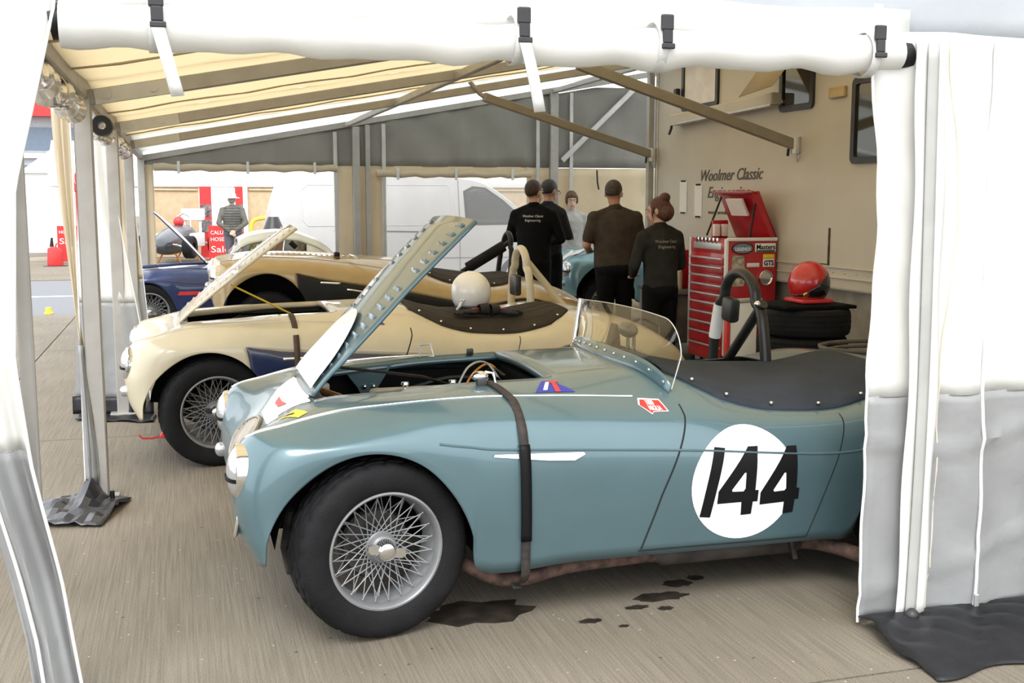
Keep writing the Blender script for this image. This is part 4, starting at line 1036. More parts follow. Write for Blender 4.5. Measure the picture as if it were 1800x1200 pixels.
# ---------------------------------------------------------------- the cream car
cream, gC, bvC, boC, hgC = roadster('sports_car', 'cream open sports racing car with navy lower panels and raised bonnet', (.15, 7.27, 0), M['cream'], bonnet='open', open_deg=35, lower=M['navy'], steer=R(9), cover=M['tonbrown'],
    hoop=dict(mat=M['cream'], x=2.16, y=(.06, .56), z=1.20, r=.028, stays=(((2.17, .24, 1.13), (2.52, .24, .72)),)))
fsC = lambda off: (lambda x, z: cast_side(bvC, x, z, off))
MB().grid([[(p[0] - .017, p[1], p[2]), (p[0] + .017, p[1], p[2])] for p in [cast_top(bvC, .47, y, .006) for y in (-.40, -.46, -.52, -.58, -.63)] + [cast_side(bvC, .47, z, .008) for z in (.74, .68, .60, .5, .4, .3)]]).build('bonnet_strap', M['leather'], cream, solid=.003)
ftC = lambda off: (lambda x, y: cast_top(bvC, x, y, off))
decal('triangle_sticker', [(.92, -.60), (1.02, -.60), (.985, -.52), (.955, -.52)], M['bluevinyl'], cream, ftC(.002), .02)
decal('triangle_mark', [(.945, -.595), (1.0, -.595), (.985, -.555), (.96, -.555)], M['redvinyl'], cream, ftC(.0035), .02)
decal('letter_mark', [(.955, -.50), (.985, -.50), (.985, -.43), (1.01, -.43), (1.01, -.40), (.93, -.40), (.93, -.43), (.955, -.43)], M['redvinyl'], cream, ftC(.002), .02)
MB().tube([Matrix.Translation(hgC) @ Matrix.Rotation(-R(35), 4, 'Y') @ Vector((.40, -.28, 0)), (.62, -.1, .76)], .006, 6).build('bonnet_prop', M['yellow'], cream)
hbC = Matrix.Translation(hgC) @ Matrix.Rotation(-R(35), 4, 'Y')
MB().tube([hbC @ Vector((.86, .0, -.02)), hbC @ Vector((.87, 0, -.07))], .018, 8).build('bonnet_catch', M['black'], cream)
for s in (-1, 1): MB().box((-.165, s * .25, .78), (.06, .03, .07)).build('hinge_bracket', M['alu'], cream, bevel=.008)
MB().box((.33, -.04, .735), (.56, .16, .07)).build('rocker_cover', M['ali'], cream, bevel=.02)
MB().box((.36, 0, .58), (.62, .4, .26)).build('engine_block', M['dkmetal'], cream, bevel=.02)
MB().tube([(.05, .1, .74), (.2, .2, .78), (.4, .22, .77), (.6, .15, .76)], .014, 8).build('engine_hose', M['black'], cream)
ribbon('side_flash', lerp_pts([(.39, .626), (.55, .628)]), .016, M['chrome'], cream, fsC(.005), .002)
MB().box((2.13, .34, .94), (.05, .16, .15)).build('head_pad', M['blackplastic'], cream, bevel=.02)
MB().prism([(-.32, .18), (-.26, .17), (-.25, .24), (-.29, .24)], -.66, -.60, 'y').build('tow_bracket', M['redvinyl'], cream, bevel=.01)
MB().tube([(-.28, -.63, .19), (-.36, -.65, .18), (-.41, -.66, .185), (-.43, -.66, .205)], .006, 6).build('tow_loop', M['redvinyl'], cream)
# ---------------------------------------------------------------- the pale gold car, nose raised on stands
PIT = .105
gold, gT, bvT, boT, hgT = roadster('sports_car', 'pale gold sports racing car with black lower panels, nose jacked up', (.67, 10.33, .245), M['tan'], rot=(0, PIT, 0), lower=M['black'], steer=0, cover=M['tonbrown'], front_drop=.12,
    hoop=dict(mat=M['black'], x=2.32, y=(.06, .52), z=1.22, r=.026, stays=(((2.31, .2, 1.13), (1.86, .2, .80)),)))
hoopT = [c for c in gold.children if c.name.startswith('roll_hoop')][0]
MB().tube([(2.26, .2, 1.09), (1.92, .2, .845)], .055, 14).build('stay_padding', M['rubber'], hoopT)
strT = MB().box(cast_top(bvT, .56, -.36, .02), (.05, .06, .05)).build('bonnet_catch', M['black'], gold, bevel=.01)
ribbon('side_flash', lerp_pts([(.39, .640), (.56, .646)]), .018, M['chrome'], gold, (lambda x, z: cast_side(bvT, x, z, .005)), .002)
ribbon('side_flash', lerp_pts([(.62, .60), (.95, .58)]), .016, M['chrome'], gold, (lambda x, z: cast_side(bvT, x, z, .005)), .002)
ribbon('bonnet_strap', lerp_pts([(.56, -.36), (.56, -.46)]), .035, M['leather'], gold, (lambda x, y: cast_top(bvT, x, y, .006)), .004)
def axle_stand(x, y, h, where):
    t = thing('axle_stand', 'red steel axle stand under the ' + where, 'axle stand', (x, y, 0), group='axle stands under the gold car')
    for a in (45, 135, 225, 315):
        MB().tube([(.13 * math.cos(R(a)), .13 * math.sin(R(a)), 0), (.03 * math.cos(R(a)), .03 * math.sin(R(a)), h * .75)], .014, 8).build('leg', M['red'], t)
    MB().cyl((0, 0, h * .6), (0, 0, h - .02), .022, n=10).build('ratchet_post', M['dkmetal'], t)
    MB().box((0, 0, h - .01), (.10, .06, .03)).build('saddle', M['dkmetal'], t, bevel=.006)
axle_stand(1.00, 9.95, .45, 'near side of the gold car sill'); axle_stand(1.00, 10.72, .45, 'far side of the gold car sill')
# ---------------------------------------------------------------- light blue car by the back wall
teal, gL, bvL, boL, hgL = roadster('sports_car', 'light blue sports car standing among the people by the back wall', (4.80, 12.92, .12), mat('light_blue_paint', (.19, .36, .42), .3, .2, coat=.7), lower=None, steer=0, louvres=False, front_drop=.12, rear_drop=.12, cover=None)
for k, (x, y, a) in enumerate(((4.36, 12.74, 20), (4.50, 12.86, -15), (4.58, 12.66, 40))):
    lx, ly = x - 4.80, y - 12.92; p = cast_top(bvL, lx, ly, .001)
    o = MB().box((0, 0, 0), (.21, .14, .004), Matrix.Rotation(R(a), 3, 'Z') ).build('paper_sheet', M['paper'], None, smooth=0, loc=(x, y, p.z + .12 + .006)); o.rotation_euler = (0, -math.atan2((cast_top(bvL, lx + .03, ly, 0).z - p.z), .03), 0)
    tag(o, 'loose paper sheet on the light blue car wing, ' + ('nearest its nose', 'furthest from its near lamp', 'closest to its wheel arch')[k], 'paper', 'papers on the light blue wing')
# ---------------------------------------------------------------- dark blue coupe with cream hardtop
SC = (.89, .905, .955)
mid, gM, bvM, boM, hgM = roadster('coupe_car', 'dark blue small sports car with cream hardtop and bonnet propped open', (-.37, 13.36, -.0), M['vannavy'], scale=SC, bonnet='open', steer=0, louvres=False, rear_hinge=True, interior=False)
MB().grid([[tuple(Vector(p) + Vector((0, 0, -.012))) for p in r] for r in [[tuple(Vector(q) - hgM) for q in rr] for rr in patch(gM, stidx(6), stidx(11), colidx(-2), colidx(2))]]).build('bonnet_lining', M['white'], boM)
def ht(x, s):       # hardtop section: s -1..1 across
    zc = np.interp(x, [.98, 1.1, 1.25, 1.45, 1.65, 1.85, 2.0, 2.1], [1.085, 1.14, 1.172, 1.185, 1.165, 1.09, .98, .86])
    w_ = np.interp(x, [.98, 1.3, 1.8, 2.1], [.50, .53, .53, .50])
    y = w_ * math.copysign(abs(s) ** .8, s); return (x, y, zc - .095 * abs(s) ** 3.2)
MB().grid([[ht(x, s) for s in np.linspace(-1, 1, 25)] for x in np.linspace(.98, 2.1, 30)]).build('hardtop', mat('cream_hardtop', (.66, .61, .48), .4, coat=.4), mid, solid=.02)
for s in (-1, 1):
    yb = .60 * s
    P0 = [(.80, yb, .80), (2.02, yb, .78)]
    top = [ht(x, s) for x in np.linspace(1.0, 2.05, 14)]
    bot = [(x, yb * .98, .775) for x in np.linspace(.86, 2.10, 14)]
    MB().grid([bot, top]).build('side_window', M['carglass'], mid)
    MB().tube([bot[0], top[0]], .014, 6).build('window_frame', M['chrome'], mid); MB().tube([bot[6], top[6]], .010, 6).build('window_frame', M['chrome'], mid)
    MB().grid([[bot[k], tuple((Vector(bot[k]) * .45 + Vector(top[k]) * .55)), top[k]] for k in (9, 10, 11, 12, 13)]).build('rear_pillar', MATS['cream_hardtop'], mid, solid=.012)
MB().grid([[(.80 + .0 * abs(y), y, .80 - .05 * (y / .55) ** 2), (.90, y * .96, .94), (1.0, y * .92, 1.085 - .08 * abs(y / .55) ** 3)] for y in np.linspace(-.55, .55, 13)]).build('windscreen', M['clear'], mid)
MB().tube([(.80, -.55, .75), (.90, -.53, .92), (1.0, -.51, 1.01)], .016, 6).build('windscreen_frame', M['chrome'], mid)
fsM = lambda off: (lambda x, z: cast_side(bvM, x, z, off))
decal('sponsor_sticker', [(.30, .505), (.32, .545), (.545, .545), (.525, .505)], M['redvinyl'], mid, fsM(.002), .05)
decal('sponsor_sticker', [(.65, .515), (.79, .515), (.79, .545), (.65, .545)], M['yellow'], mid, fsM(.002), .05)
decal('sponsor_sticker', [(.65, .455), (.79, .455), (.79, .512), (.65, .512)], M['vinylwhite'], mid, fsM(.002), .05)
me = text_mesh('GTS', .06, bold=.002, extrude=0)
for v in me.vertices:
    p = cast_side(bvM, .658 + v.co.x, .463 + v.co.y, .004)
    if p: v.co = p
me.materials.clear(); link('sticker_lettering', me, M['vinylblack'], mid, smooth=0)
# ================================================================ white helmet and gloves on the cream car's cover
def helmet(name, label, loc, rotz, shell, trim, r=(.135, .125, .145), stripe=None, tilt=0):
    t = thing(name, label, 'helmet', loc, (0, tilt, rotz))
    G = []; cut = .80 if stripe else .72
    n, m = (64, 40) if stripe else (32, 20)
    for i in range(m + 1):
        ph = math.pi * (.02 + cut * i / m)
        row = []
        for k in range(n):
            a = 2 * math.pi * k / n
            flare = 1 + .05 * max(0, (i / m - .7)) * 3
            row.append((r[0] * math.sin(ph) * math.cos(a) * flare, r[1] * math.sin(ph) * math.sin(a) * flare, r[2] * math.cos(ph)))
        G.append(row)
    z0 = G[-1][0][2]
    G = [[(p[0], p[1], p[2] - z0 + .012) for p in row] for row in G]
    mb = MB(); nr = len(G)
    vs = [p for row in G for p in row] + [(0, 0, r[2] - z0 + .012)]; fs = [(k, (k + 1) % n, len(vs) - 1) for k in range(n)]; st = []
    for i in range(nr - 1):
        for k in range(n):
            a = 2 * math.pi * (k + .5) / n; zz = G[i][0][2]
            face_open = (abs(a) < .85 or abs(a - 2 * math.pi) < .85) and .05 < zz < .16
            if face_open: continue
            (st if (stripe and stripe(G[i][k])) else fs).append((i * n + k, (i + 1) * n + k, (i + 1) * n + (k + 1) % n, i * n + (k + 1) % n))
    mb.add(vs, fs); mb.build('helmet_shell', shell, t, smooth=70, solid=-.012)
    if st:
        m2 = MB(); m2.add(vs, st)
        used = sorted({a for f in m2.f for a in f}); mp = {a: i for i, a in enumerate(used)}
        m3 = MB(); m3.add([m2.v[a] for a in used], [tuple(mp[a] for a in f) for f in m2.f]); m3.build('helmet_side', trim, t, smooth=70, solid=-.012)
    MB().tube([G[-1][k] for k in range(n)] + [G[-1][0]], .009, 8).build('edge_trim', M['blackplastic'], t)
    MB().ball((0, 0, .08), (.10, .09, .07), 16, 10).build('lining', M['matblack'], t)
    return t
hw = helmet('racing_helmet', 'white open-face racing helmet resting on the brown tonneau cover', (1.83, 7.14, .833), R(75), mat('white_helmet_gloss', (.82, .82, .80), .22, coat=.6), None, r=(.138, .134, .138))
for a in (150, 160): MB().ball((.132 * math.cos(R(a)), .128 * math.sin(R(a)), .06), .008, 8, 6).build('chin_stud', M['chrome'], hw)
MB().tube([(-.12, .06, .05), (-.135, .075, .02), (-.12, .09, .0)], .010, 6).build('chin_strap', M['vinylwhite'], hw)
def glove(name, label, loc, rotz, m):
    t = thing(name, label, 'glove', loc, (0, 0, rotz), 'driving gloves under the white helmet')
    MB().ball((0, 0, .024), (.055, .045, .022), 14, 8).build('palm', m, t)
    for k, (y, l) in enumerate(((-.032, .07), (-.011, .085), (.011, .08), (.032, .065))):
        MB().tube([(.04, y, .024), (.04 + l * .6, y * 1.15, .026), (.04 + l, y * 1.2, .014)], [.013, .012, .009], 8).build('finger', m, t)
    MB().tube([(-.01, -.04, .022), (.03, -.075, .02), (.055, -.08, .014)], [.014, .013, .010], 8).build('thumb', m, t)
    MB().lathe([(.034, 0), (.042, -.06), (.040, -.062), (.03, 0)], 14, Matrix.Translation((-.045, 0, .036)) @ Matrix.Rotation(R(90), 4, 'Y')).build('cuff', m, t)
    MB().box((-.02, 0, .045), (.05, .02, .006)).build('glove_tab', M['redvinyl'], t, bevel=.002)
M['glove'] = mat('black_nomex', (.014, .012, .013), .7, var=.3)
glove('driving_glove', 'black driving glove with red tab, fingers pointing at the screen', (1.78, 6.905, .806), R(190), M['glove'])
glove('driving_glove', 'black driving glove with red tab, fingers pointing at the hoop', (2.00, 6.915, .80), R(10), M['glove'])

# ================================================================ tool chest by the truck
tc_ = thing('tool_chest', 'tall red roller tool chest with open lid and stickered side', 'tool chest', (4.50, 8.66, 0))
W_, D_, Hh = .48, .74, 1.20     # depth along x, width along y
M['redchest'] = mat('red_enamel', (.40, .010, .016), .35, var=.12, coat=.3)
MB().box((W_ / 2, D_ / 2, .66), (W_, D_, 1.08)).build('cabinet', M['redchest'], tc_, bevel=.012)
MB().box((W_ / 2, .004, 1.205), (W_, .03, .03)).build('top_rim', M['vinylwhite'], tc_, bevel=.006)
MB().box((.005, .02, .70), (.035, .04, 1.02)).build('corner_post', M['vinylwhite'], tc_, bevel=.008)
MB().box((.005, D_ - .02, .70), (.035, .04, 1.02)).build('corner_post', M['alu'], tc_, bevel=.008)
zs = [.15, .27, .38, .47, .56, .65, .73, .81, .89, .97, 1.05]
for a, b in zip(zs, zs[1:]):
    d_ = MB().box((-.008, D_ / 2, (a + b) / 2), (.02, D_ - .10, b - a - .012)).build('drawer', M['redchest'], tc_, bevel=.004)
    MB().box((-.026, D_ / 2, b - .016), (.018, D_ - .10, .016)).build('drawer_pull', M['alu'], d_, bevel=.003)
MB().box((.02, D_ / 2, 1.13), (.05, D_ - .06, .11)).build('top_tray', M['redchest'], tc_, bevel=.01)
MB().box((-.006, D_ / 2, 1.14), (.01, D_ - .2, .06)).build('badge_strip', M['alu'], tc_, bevel=.003)
for k in range(6): MB().box((-.008, .18 + k * .075, 1.19), (.012, .045, .05)).build('socket', M['chrome'], tc_, bevel=.004)
# lid hinged at the back, leaning up and over
lid = bpy.data.objects.new('lid', None); COL.objects.link(lid); lid.parent = tc_; lid.location = (W_, 0, 1.21)
MB().box((-.10, D_ / 2, .20), (.02, D_, .46), Matrix.Rotation(R(-25), 3, 'Y')).build('lid_panel', M['redchest'], lid, bevel=.006)
MB().box((-.235, D_ / 2, .395), (.06, D_, .02), Matrix.Rotation(R(20), 3, 'Y')).build('lid_front', M['redchest'], lid, bevel=.006)
MB().prism([(0, 0), (-.205, .41), (-.26, .385), (-.20, .28), (-.06, .0)], .0, .012, 'y').build('lid_cheek', M['redchest'], lid, smooth=0)
MB().tube([(-.36, D_ - .1, .01), (-.22, D_ - .1, .36)], .009, 8).build('lid_strut', M['black'], lid); MB().tube([(-.25, .03, .01), (-.20, .03, .36)], .009, 8).build('lid_strut', M['black'], lid)
MB().box((-.21, .35, .27), (.02, .3, .16), Matrix.Rotation(R(-25), 3, 'Y')).build('lid_sticker', M['paper'], lid, smooth=0)
rk_ = MB().box((-.26, D_ - .16, .06), (.16, .03, .20)).build('red_rack', M['redchest'], tc_, bevel=.01); rk_.location = (W_, 0, 1.20)
for q_ in (-.31, -.23): MB().box((q_, D_ - .19, .07), (.06, .04, .11)).build('rack_box', M['paper'], tc_, bevel=.006).location = (W_, 0, 1.20)
# side stickers (side faces the camera)
ybk = -.004
def plate(name, x0, x1, z0, z1, m, y=-.003, par=None): return MB().box(((x0 + x1) / 2, y, (z0 + z1) / 2), (x1 - x0, .004, z1 - z0)).build(name, m, par or tc_, bevel=.0015)
MB().prism(circle(.145, 1.128, .105, .05, 28), -.001, -.006, 'y').build('oval_sticker', M['vinylblack'], tc_, smooth=0)
MB().prism(circle(.145, 1.128, .095, .042, 28), -.0055, -.0075, 'y').build('oval_sticker', mat('grey_blue_vinyl', (.16, .22, .32), .4), tc_, smooth=0)
text('sticker_lettering', 'LEGENDS', .04, (.072, -.0085, 1.108), (1, 0, 0), (0, 0, 1), M['vinylwhite'], tc_, width=.146, bold=.001)
plate('white_sticker', .265, .465, 1.095, 1.17, M['vinylwhite']); text('sticker_lettering', 'Masters', .06, (.275, -.006, 1.118), (1, 0, 0), (0, 0, 1), M['vinylblack'], tc_, width=.18, bold=.001)
plate('green_strip', .275, .455, 1.095, 1.112, mat('green_vinyl', (.05, .12, .04), .5), -.006)
plate('yellow_sticker', .345, .455, 1.035, 1.075, M['yellow']); plate('white_sticker', .345, .455, .965, 1.033, M['vinylwhite'])
text('sticker_lettering', 'GTS', .062, (.353, -.006, .978), (1, 0, 0), (0, 0, 1), M['vinylblack'], tc_, width=.095, bold=.002)
MB().prism([(.055, .80), (.16, .80), (.175, .86), (.16, 1.06), (.05, 1.07), (.045, .95)], -.001, -.006, 'y').build('outline_sticker', mat('pale_photo_print', (.42, .38, .30), .5, var=.5, vscale=25), tc_, smooth=0)
plate('white_sticker', .19, .31, .965, 1.0, M['paper'])
MB().lathe([(0, 0), (.06, .0), (.066, .02), (.062, .022), (.055, .006), (0, .006)], 28, Matrix.Translation((.37, -.002, .87)) @ Matrix.Rotation(R(90), 4, 'X')).build('magnetic_dish', M['chrome'], tc_)
for x, y in ((.06, .06), (.42, .06), (.06, .68), (.42, .68)): MB().lathe([(0, -.02), (.05, -.02), (.06, -.012), (.06, .012), (.05, .02), (0, .02)], 18, Matrix.Translation((x, y, .06)) @ Matrix.Rotation(R(90), 4, 'X')).build('castor', M['rubber'], tc_)
for x, y in ((.06, .06), (.42, .06), (.06, .68), (.42, .68)): MB().box((x, y, .10), (.05, .05, .05)).build('castor_fork', M['alu'], tc_)
# grey bench with a red tool box behind the woman
bn = thing('work_bench', 'grey work bench under the red cantilever tool box', 'bench', (4.62, 9.95, 0))
MB().box((0, 0, .68), (.46, .8, .05)).build('bench_top', mat('grey_bench', (.15, .15, .14), .6, var=.2), bn, bevel=.01)
MB().box((.02, 0, .42), (.40, .7, .46)).build('bench_cabinet', mat('grey_bench', (.15, .15, .14)), bn, bevel=.01)
for sx_ in (-1, 1):
    for sy_ in (-1, 1): MB().box((sx_ * .19, sy_ * .36, .33), (.05, .05, .66)).build('leg', M['alud'], bn)
tb = thing('tool_box', 'red steel tool box standing on the grey bench', 'tool box', (4.58, 9.9, .707))
MB().box((0, 0, .17), (.36, .46, .34)).build('box_body', M['redchest'], tb, bevel=.01); MB().box((0, 0, .352), (.30, .40, .02)).build('box_lid', M['redchest'], tb, bevel=.006)
MB().tube([(0, -.15, .36), (0, -.15, .40), (0, .15, .40), (0, .15, .36)], .012, 8).build('handle', M['black'], tb)
for z in (.10, .20, .28): MB().box((-.185, 0, z), (.012, .4, .012)).build('tray_edge', M['black'], tb)
bt = tag(MB().lathe([(0, 0), (.04, 0), (.042, .01), (.042, .15), (.03, .19), (.014, .21), (.014, .25), (0, .25)], 18).build('spray_bottle', mat('pale_bottle', (.5, .45, .36), .4), None, loc=(4.48, 9.60, .706)), 'pale plastic bottle on the grey bench by the tool box', 'bottle')
# ================================================================ tyre stack with the red helmet bag
for k in range(4):
    t_ = thing('spare_tyre', 'black racing tyre lying flat, ' + ('at the bottom of the pile', 'second up in the pile', 'third up in the pile', 'on top of the pile beneath the board')[k], 'tyre', (4.22 + .012 * (k % 2), 6.98 - .01 * k, .10 + .198 * k), (R(90), 0, .3 * k), 'tyre pile by the truck')
    share(WCACHE['tyre'], 'tread_and_sidewall', t_)
    MB().lathe([(.212, .080), (.205, .076), (.205, -.076), (.212, -.080)], 48, Matrix.Rotation(R(90), 4, 'X')).build('inner_bead', M['matblack'], t_)
tb2 = tag(MB().box((0, 0, .012), (.56, .50, .024)).build('cover_board', M['matblack'], None, bevel=.006, loc=(4.22, 6.96, .793)), 'black board laid on top of the tyre pile', 'board')
rh = helmet('racing_helmet', 'red and black racing helmet standing on the tyre pile', (4.28, 6.98, .817), R(90), mat('red_helmet_gloss', (.48, .012, .016), .25, coat=.6), mat('black_helmet_gloss', (.012, .012, .013), .25, coat=.6), r=(.155, .145, .155), stripe=lambda p: (.05 < p[2] < .165 - .80 * p[1]))
MB().box((-.0, 0, .018), (.26, .25, .03)).build('helmet_base', M['redvinyl'], rh, bevel=.012)
MB().lathe([(0, .012), (.02, .012), (.022, 0)], 14, Matrix.Translation((-.118, .095, .07)) @ Matrix.Rotation(R(-130), 4, 'Y')).build('helmet_stud', mat('brass', (.5, .38, .12), .3, .8), rh)
# white panel leaning behind the hoop, hoses and clutter behind the blue car
wb = thing('folded_barrier', 'white folding panel with red edge standing behind the black hoop', 'panel', (3.62, 6.72, 0), (0, 0, R(10)))
MB().box((0, 0, .44), (.22, .03, .84)).build('panel_face', M['paper'], wb, bevel=.006); MB().box((-.13, 0, .44), (.03, .035, .84)).build('red_edge', M['redvinyl'], wb, bevel=.006)
MB().box((0, 0, .87), (.30, .04, .03)).build('top_bar', M['alu'], wb, bevel=.006)
for x in (-.12, .12): MB().box((x, 0, .015), (.04, .3, .03)).build('foot', M['alu'], wb, bevel=.006)
hs = thing('hose_coil', 'coiled grey air hose hung on the low stand behind the blue car', 'hose', (4.05, 5.75, 0))
MB().box((0, 0, .32), (.5, .34, .5)).build('stand', M['dkmetal'], hs, bevel=.02)
MB().tube([((.2 + .004 * k) * math.cos(k * .42), (.14 + .003 * k) * math.sin(k * .42), .585 + .0016 * k) for k in range(60)], .013, 8).build('hose', mat('grey_hose', (.09, .08, .065), .5, var=.3), hs)
MB().tube([(.2, -.1, .6), (.33, -.12, .66), (.42, -.05, .62), (.46, .02, .57)], .011, 8).build('hose_end', M['alu'], hs)
fu = thing('parts_tray', 'metal tray of hose fittings beside the coiled hose', 'tray', (3.55, 5.80, 0))
MB().box((0, 0, .28), (.3, .3, .52)).build('tray_stand', M['dkmetal'], fu, bevel=.02); MB().box((0, 0, .55), (.32, .3, .02)).build('tray_top', M['alu'], fu, bevel=.006)
for k in range(5): MB().cyl((-.1 + .05 * k, -.08 + .04 * (k % 3), .56), (-.08 + .05 * k, -.02 + .04 * (k % 3), .585), .014, n=8).build('fitting', M['alu'] if k % 2 else M['leather'], fu)
# clutter under the far cars
jk = thing('trolley_jack', 'dark trolley jack on the concrete behind the cream car tail', 'jack', (3.75, 7.62, 0), (0, 0, R(-20)))
MB().box((0, 0, .09), (.5, .2, .1)).build('jack_body', M['dkmetal'], jk, bevel=.02); MB().tube([(.2, 0, .12), (.55, .0, .5)], .014, 8).build('jack_handle', M['alu'], jk); MB().cyl((-.16, 0, .14), (-.16, 0, .2), .05, n=14).build('jack_saddle', M['dkmetal'], jk)
for x in (-.2, .2):
    for y in (-.11, .11): MB().lathe([(0, -.015), (.04, -.015), (.04, .015), (0, .015)], 14, Matrix.Translation((x, y, .04)) @ Matrix.Rotation(R(90), 4, 'X')).build('jack_wheel', M['dkmetal'], jk)

# ================================================================ people
def remesh(mb, name, m, parent, vox=.011, smooth=6):
    bm = bmesh.new()
    me = bpy.data.meshes.new('tmp'); vv = [bm.verts.new(p) for p in mb.v]
    for f in mb.f:
        try: bm.faces.new([vv[i] for i in f])
        except ValueError: pass
    bmesh.ops.remove_doubles(bm, verts=bm.verts, dist=1e-5); bmesh.ops.recalc_face_normals(bm, faces=bm.faces)
    bm.to_mesh(me); bm.free()
    o = bpy.data.objects.new('tmp', me); COL.objects.link(o)
    r = o.modifiers.new('r', 'REMESH'); r.mode = 'VOXEL'; r.voxel_size = vox
    if smooth:
        s = o.modifiers.new('s', 'SMOOTH'); s.factor = .5; s.iterations = smooth
    dg_ = bpy.context.evaluated_depsgraph_get(); me2 = bpy.data.meshes.new_from_object(o.evaluated_get(dg_))
    bpy.data.objects.remove(o); bpy.data.meshes.remove(me); me2.name = name; me2.materials.clear()
    return link(name, me2, m, parent, smooth=180)
def limb(mb, pts, rs, n=14):
    """tapered limb with ball joints"""
    pts = cr_refine(pts, 3) if len(pts) > 2 else np.array(pts); rr = np.interp(np.linspace(0, 1, len(pts)), np.linspace(0, 1, len(rs)), rs)
    mb.tube([tuple(p) for p in pts], list(map(float, rr)), n)
    for p, r in zip(pts, rr): mb.ball(tuple(p), float(r), 10, 8)
def person(label, loc, rotz, h=1.74, skin=(.50, .30, .21), hair=(.03, .02, .014), shirt=(.01, .01, .011), trousers=(.006, .006, .007), shoes=(.015, .013, .012), arms=None, head_yaw=0, head_pitch=0, sleeves='long', bulk=1.0, hairstyle='short', face=False, lean=0, glasses=False, jacket=False, hat=None, name='person', detail=True):
    """faces local -y.  arms: {side: (elbow, wrist)} in metres for a 1.75 m figure; side -1 = figure's right (local -x)"""
    k = h / 1.75; kh = k * 1.09
    root = thing('person', label, 'person', loc, (0, 0, rotz))
    sk = mat('skin_%02d%02d' % (int(skin[0] * 100), int(skin[1] * 100)), skin, .55, var=.08, vscale=20)
    hm = mat('hair_%03d%03d' % (int(hair[0] * 1000), int(hair[1] * 1000)), hair, .6, var=.4, vscale=60, bump=.5, bscale=120)
    sh = mat('shirt_%03d%03d%03d' % tuple(int(c * 999) for c in shirt), shirt, .9, var=.15, vscale=12, bump=.3, bscale=30, spec=.12)
    tr_ = mat('trousers_%03d%03d' % (int(trousers[0] * 999), int(trousers[2] * 999)), trousers, .9, var=.15, vscale=12, bump=.3, bscale=30, spec=.12)
    arms = arms or {}
    S = Vector((0, 0, 0))
    def P(x, y, z): return (x * k, (y - lean * max(0, z - .95)) * k, z * k)
    sw = .185 * (1 + (bulk - 1) * .7)
    body = MB()
    hc = P(0, -.02, 1.628)
    Rh = Matrix.Rotation(head_yaw, 3, 'Z') @ Matrix.Rotation(head_pitch, 3, 'X')
    hcv = Vector(hc)
    def Hd(x, y, z): return tuple(hcv + Rh @ Vector((x * kh, y * kh, z * kh)))
    body.ball(Hd(0, .008, .018), (.073 * kh, .092 * kh, .098 * kh), 20, 14, Rh)
    body.ball(Hd(0, -.028, -.045), (.055 * kh, .060 * kh, .070 * kh), 16, 12, Rh)
    body.ball(Hd(0, -.062, -.090), (.026 * kh, .024 * kh, .022 * kh), 10, 8, Rh)          # chin
    body.ball(Hd(0, -.098, -.020), (.013 * kh, .020 * kh, .026 * kh), 10, 8, Rh)           # nose
    body.ball(Hd(0, -.106, -.036), (.016 * kh, .014 * kh, .010 * kh), 8, 6, Rh)
    body.ball(Hd(0, -.084, .030), (.050 * kh, .014 * kh, .012 * kh), 10, 8, Rh)            # brow
    body.ball(Hd(0, -.084, -.062), (.024 * kh, .014 * kh, .010 * kh), 10, 8, Rh)           # lips
    for s in (-1, 1): body.ball(Hd(s * .076, .012, -.008), (.010 * kh, .020 * kh, .032 * kh), 10, 8, Rh)   # ears
    limb(body, [P(0, .015, 1.42), P(0, .005, 1.50), Hd(0, .012, -.05)], [.062 * k, .055 * k, .055 * k])
    # torso, legs
    for z, rx, ry in ((1.40, .15, .085), (1.28, .155, .105), (1.15, .145, .10), (1.03, .145, .105), (.94, .155, .11)):
        body.ball(P(0, .004, z), (rx * k * bulk * .86, ry * k * bulk * .80, .09 * k), 16, 10)
    hands = []
    for s in (-1, 1):
        limb(body, [P(s * .085, 0, .93), P(s * .095, -.01, .50), P(s * .10, .015, .09)], [.082 * k, .055 * k, .040 * k])
        body.ball(P(s * .105, -.05, .045), (.04 * k, .11 * k, .035 * k), 12, 8)
        el, wr = arms.get(s, ((s * .25, .03, 1.12), (s * .25, -.10, .88)))
        sp_ = P(s * sw, .005, 1.385); e_ = P(*el); w_ = P(*wr)
        limb(body, [sp_, e_], [.050 * k, .040 * k]); limb(body, [e_, w_], [.041 * k, .027 * k])
        d = (Vector(w_) - Vector(e_)).normalized(); side = Vector((-s, 0, 0)); side = (side - d * side.dot(d)).normalized(); nrm = d.cross(side)
        wv = Vector(w_); pc = wv + d * .045 * k
        Mh = Matrix((d, side, nrm)).transposed()
        body.ball(pc, (.050 * k, .042 * k, .018 * k), 12, 8, Mh)
        for q_, (oy, l) in enumerate(((-.030, .062), (-.010, .075), (.010, .070), (.029, .055))):
            a0 = pc + d * .035 * k + side * oy * k * -1; a1 = a0 + d * l * .55 * k + nrm * .012 * k * (-1); a2 = a1 + d * l * .40 * k - nrm * .022 * k
            body.tube([a0, a1, a2], [.0105 * k, .0100 * k, .0085 * k], 8)
        t0 = wv + d * .02 * k + side * .03 * k; t1 = t0 + d * .03 * k + side * .028 * k; t2 = t1 + d * .03 * k + side * .006 * k
        body.tube([t0, t1, t2], [.013 * k, .012 * k, .010 * k], 8)
        hands.append((s, wv, pc, d, e_, sp_))
    remesh(body, 'body', sk, root, .0085 * k, 3)
    # shirt
    st_ = MB()
    zz_ = [.90, .98, 1.08, 1.18, 1.28, 1.35, 1.40, 1.435, 1.46]; rxs = [.172, .172, .170, .174, .184, .186, .160, .115, .075]; rys = [.126, .124, .122, .124, .128, .124, .108, .092, .075]
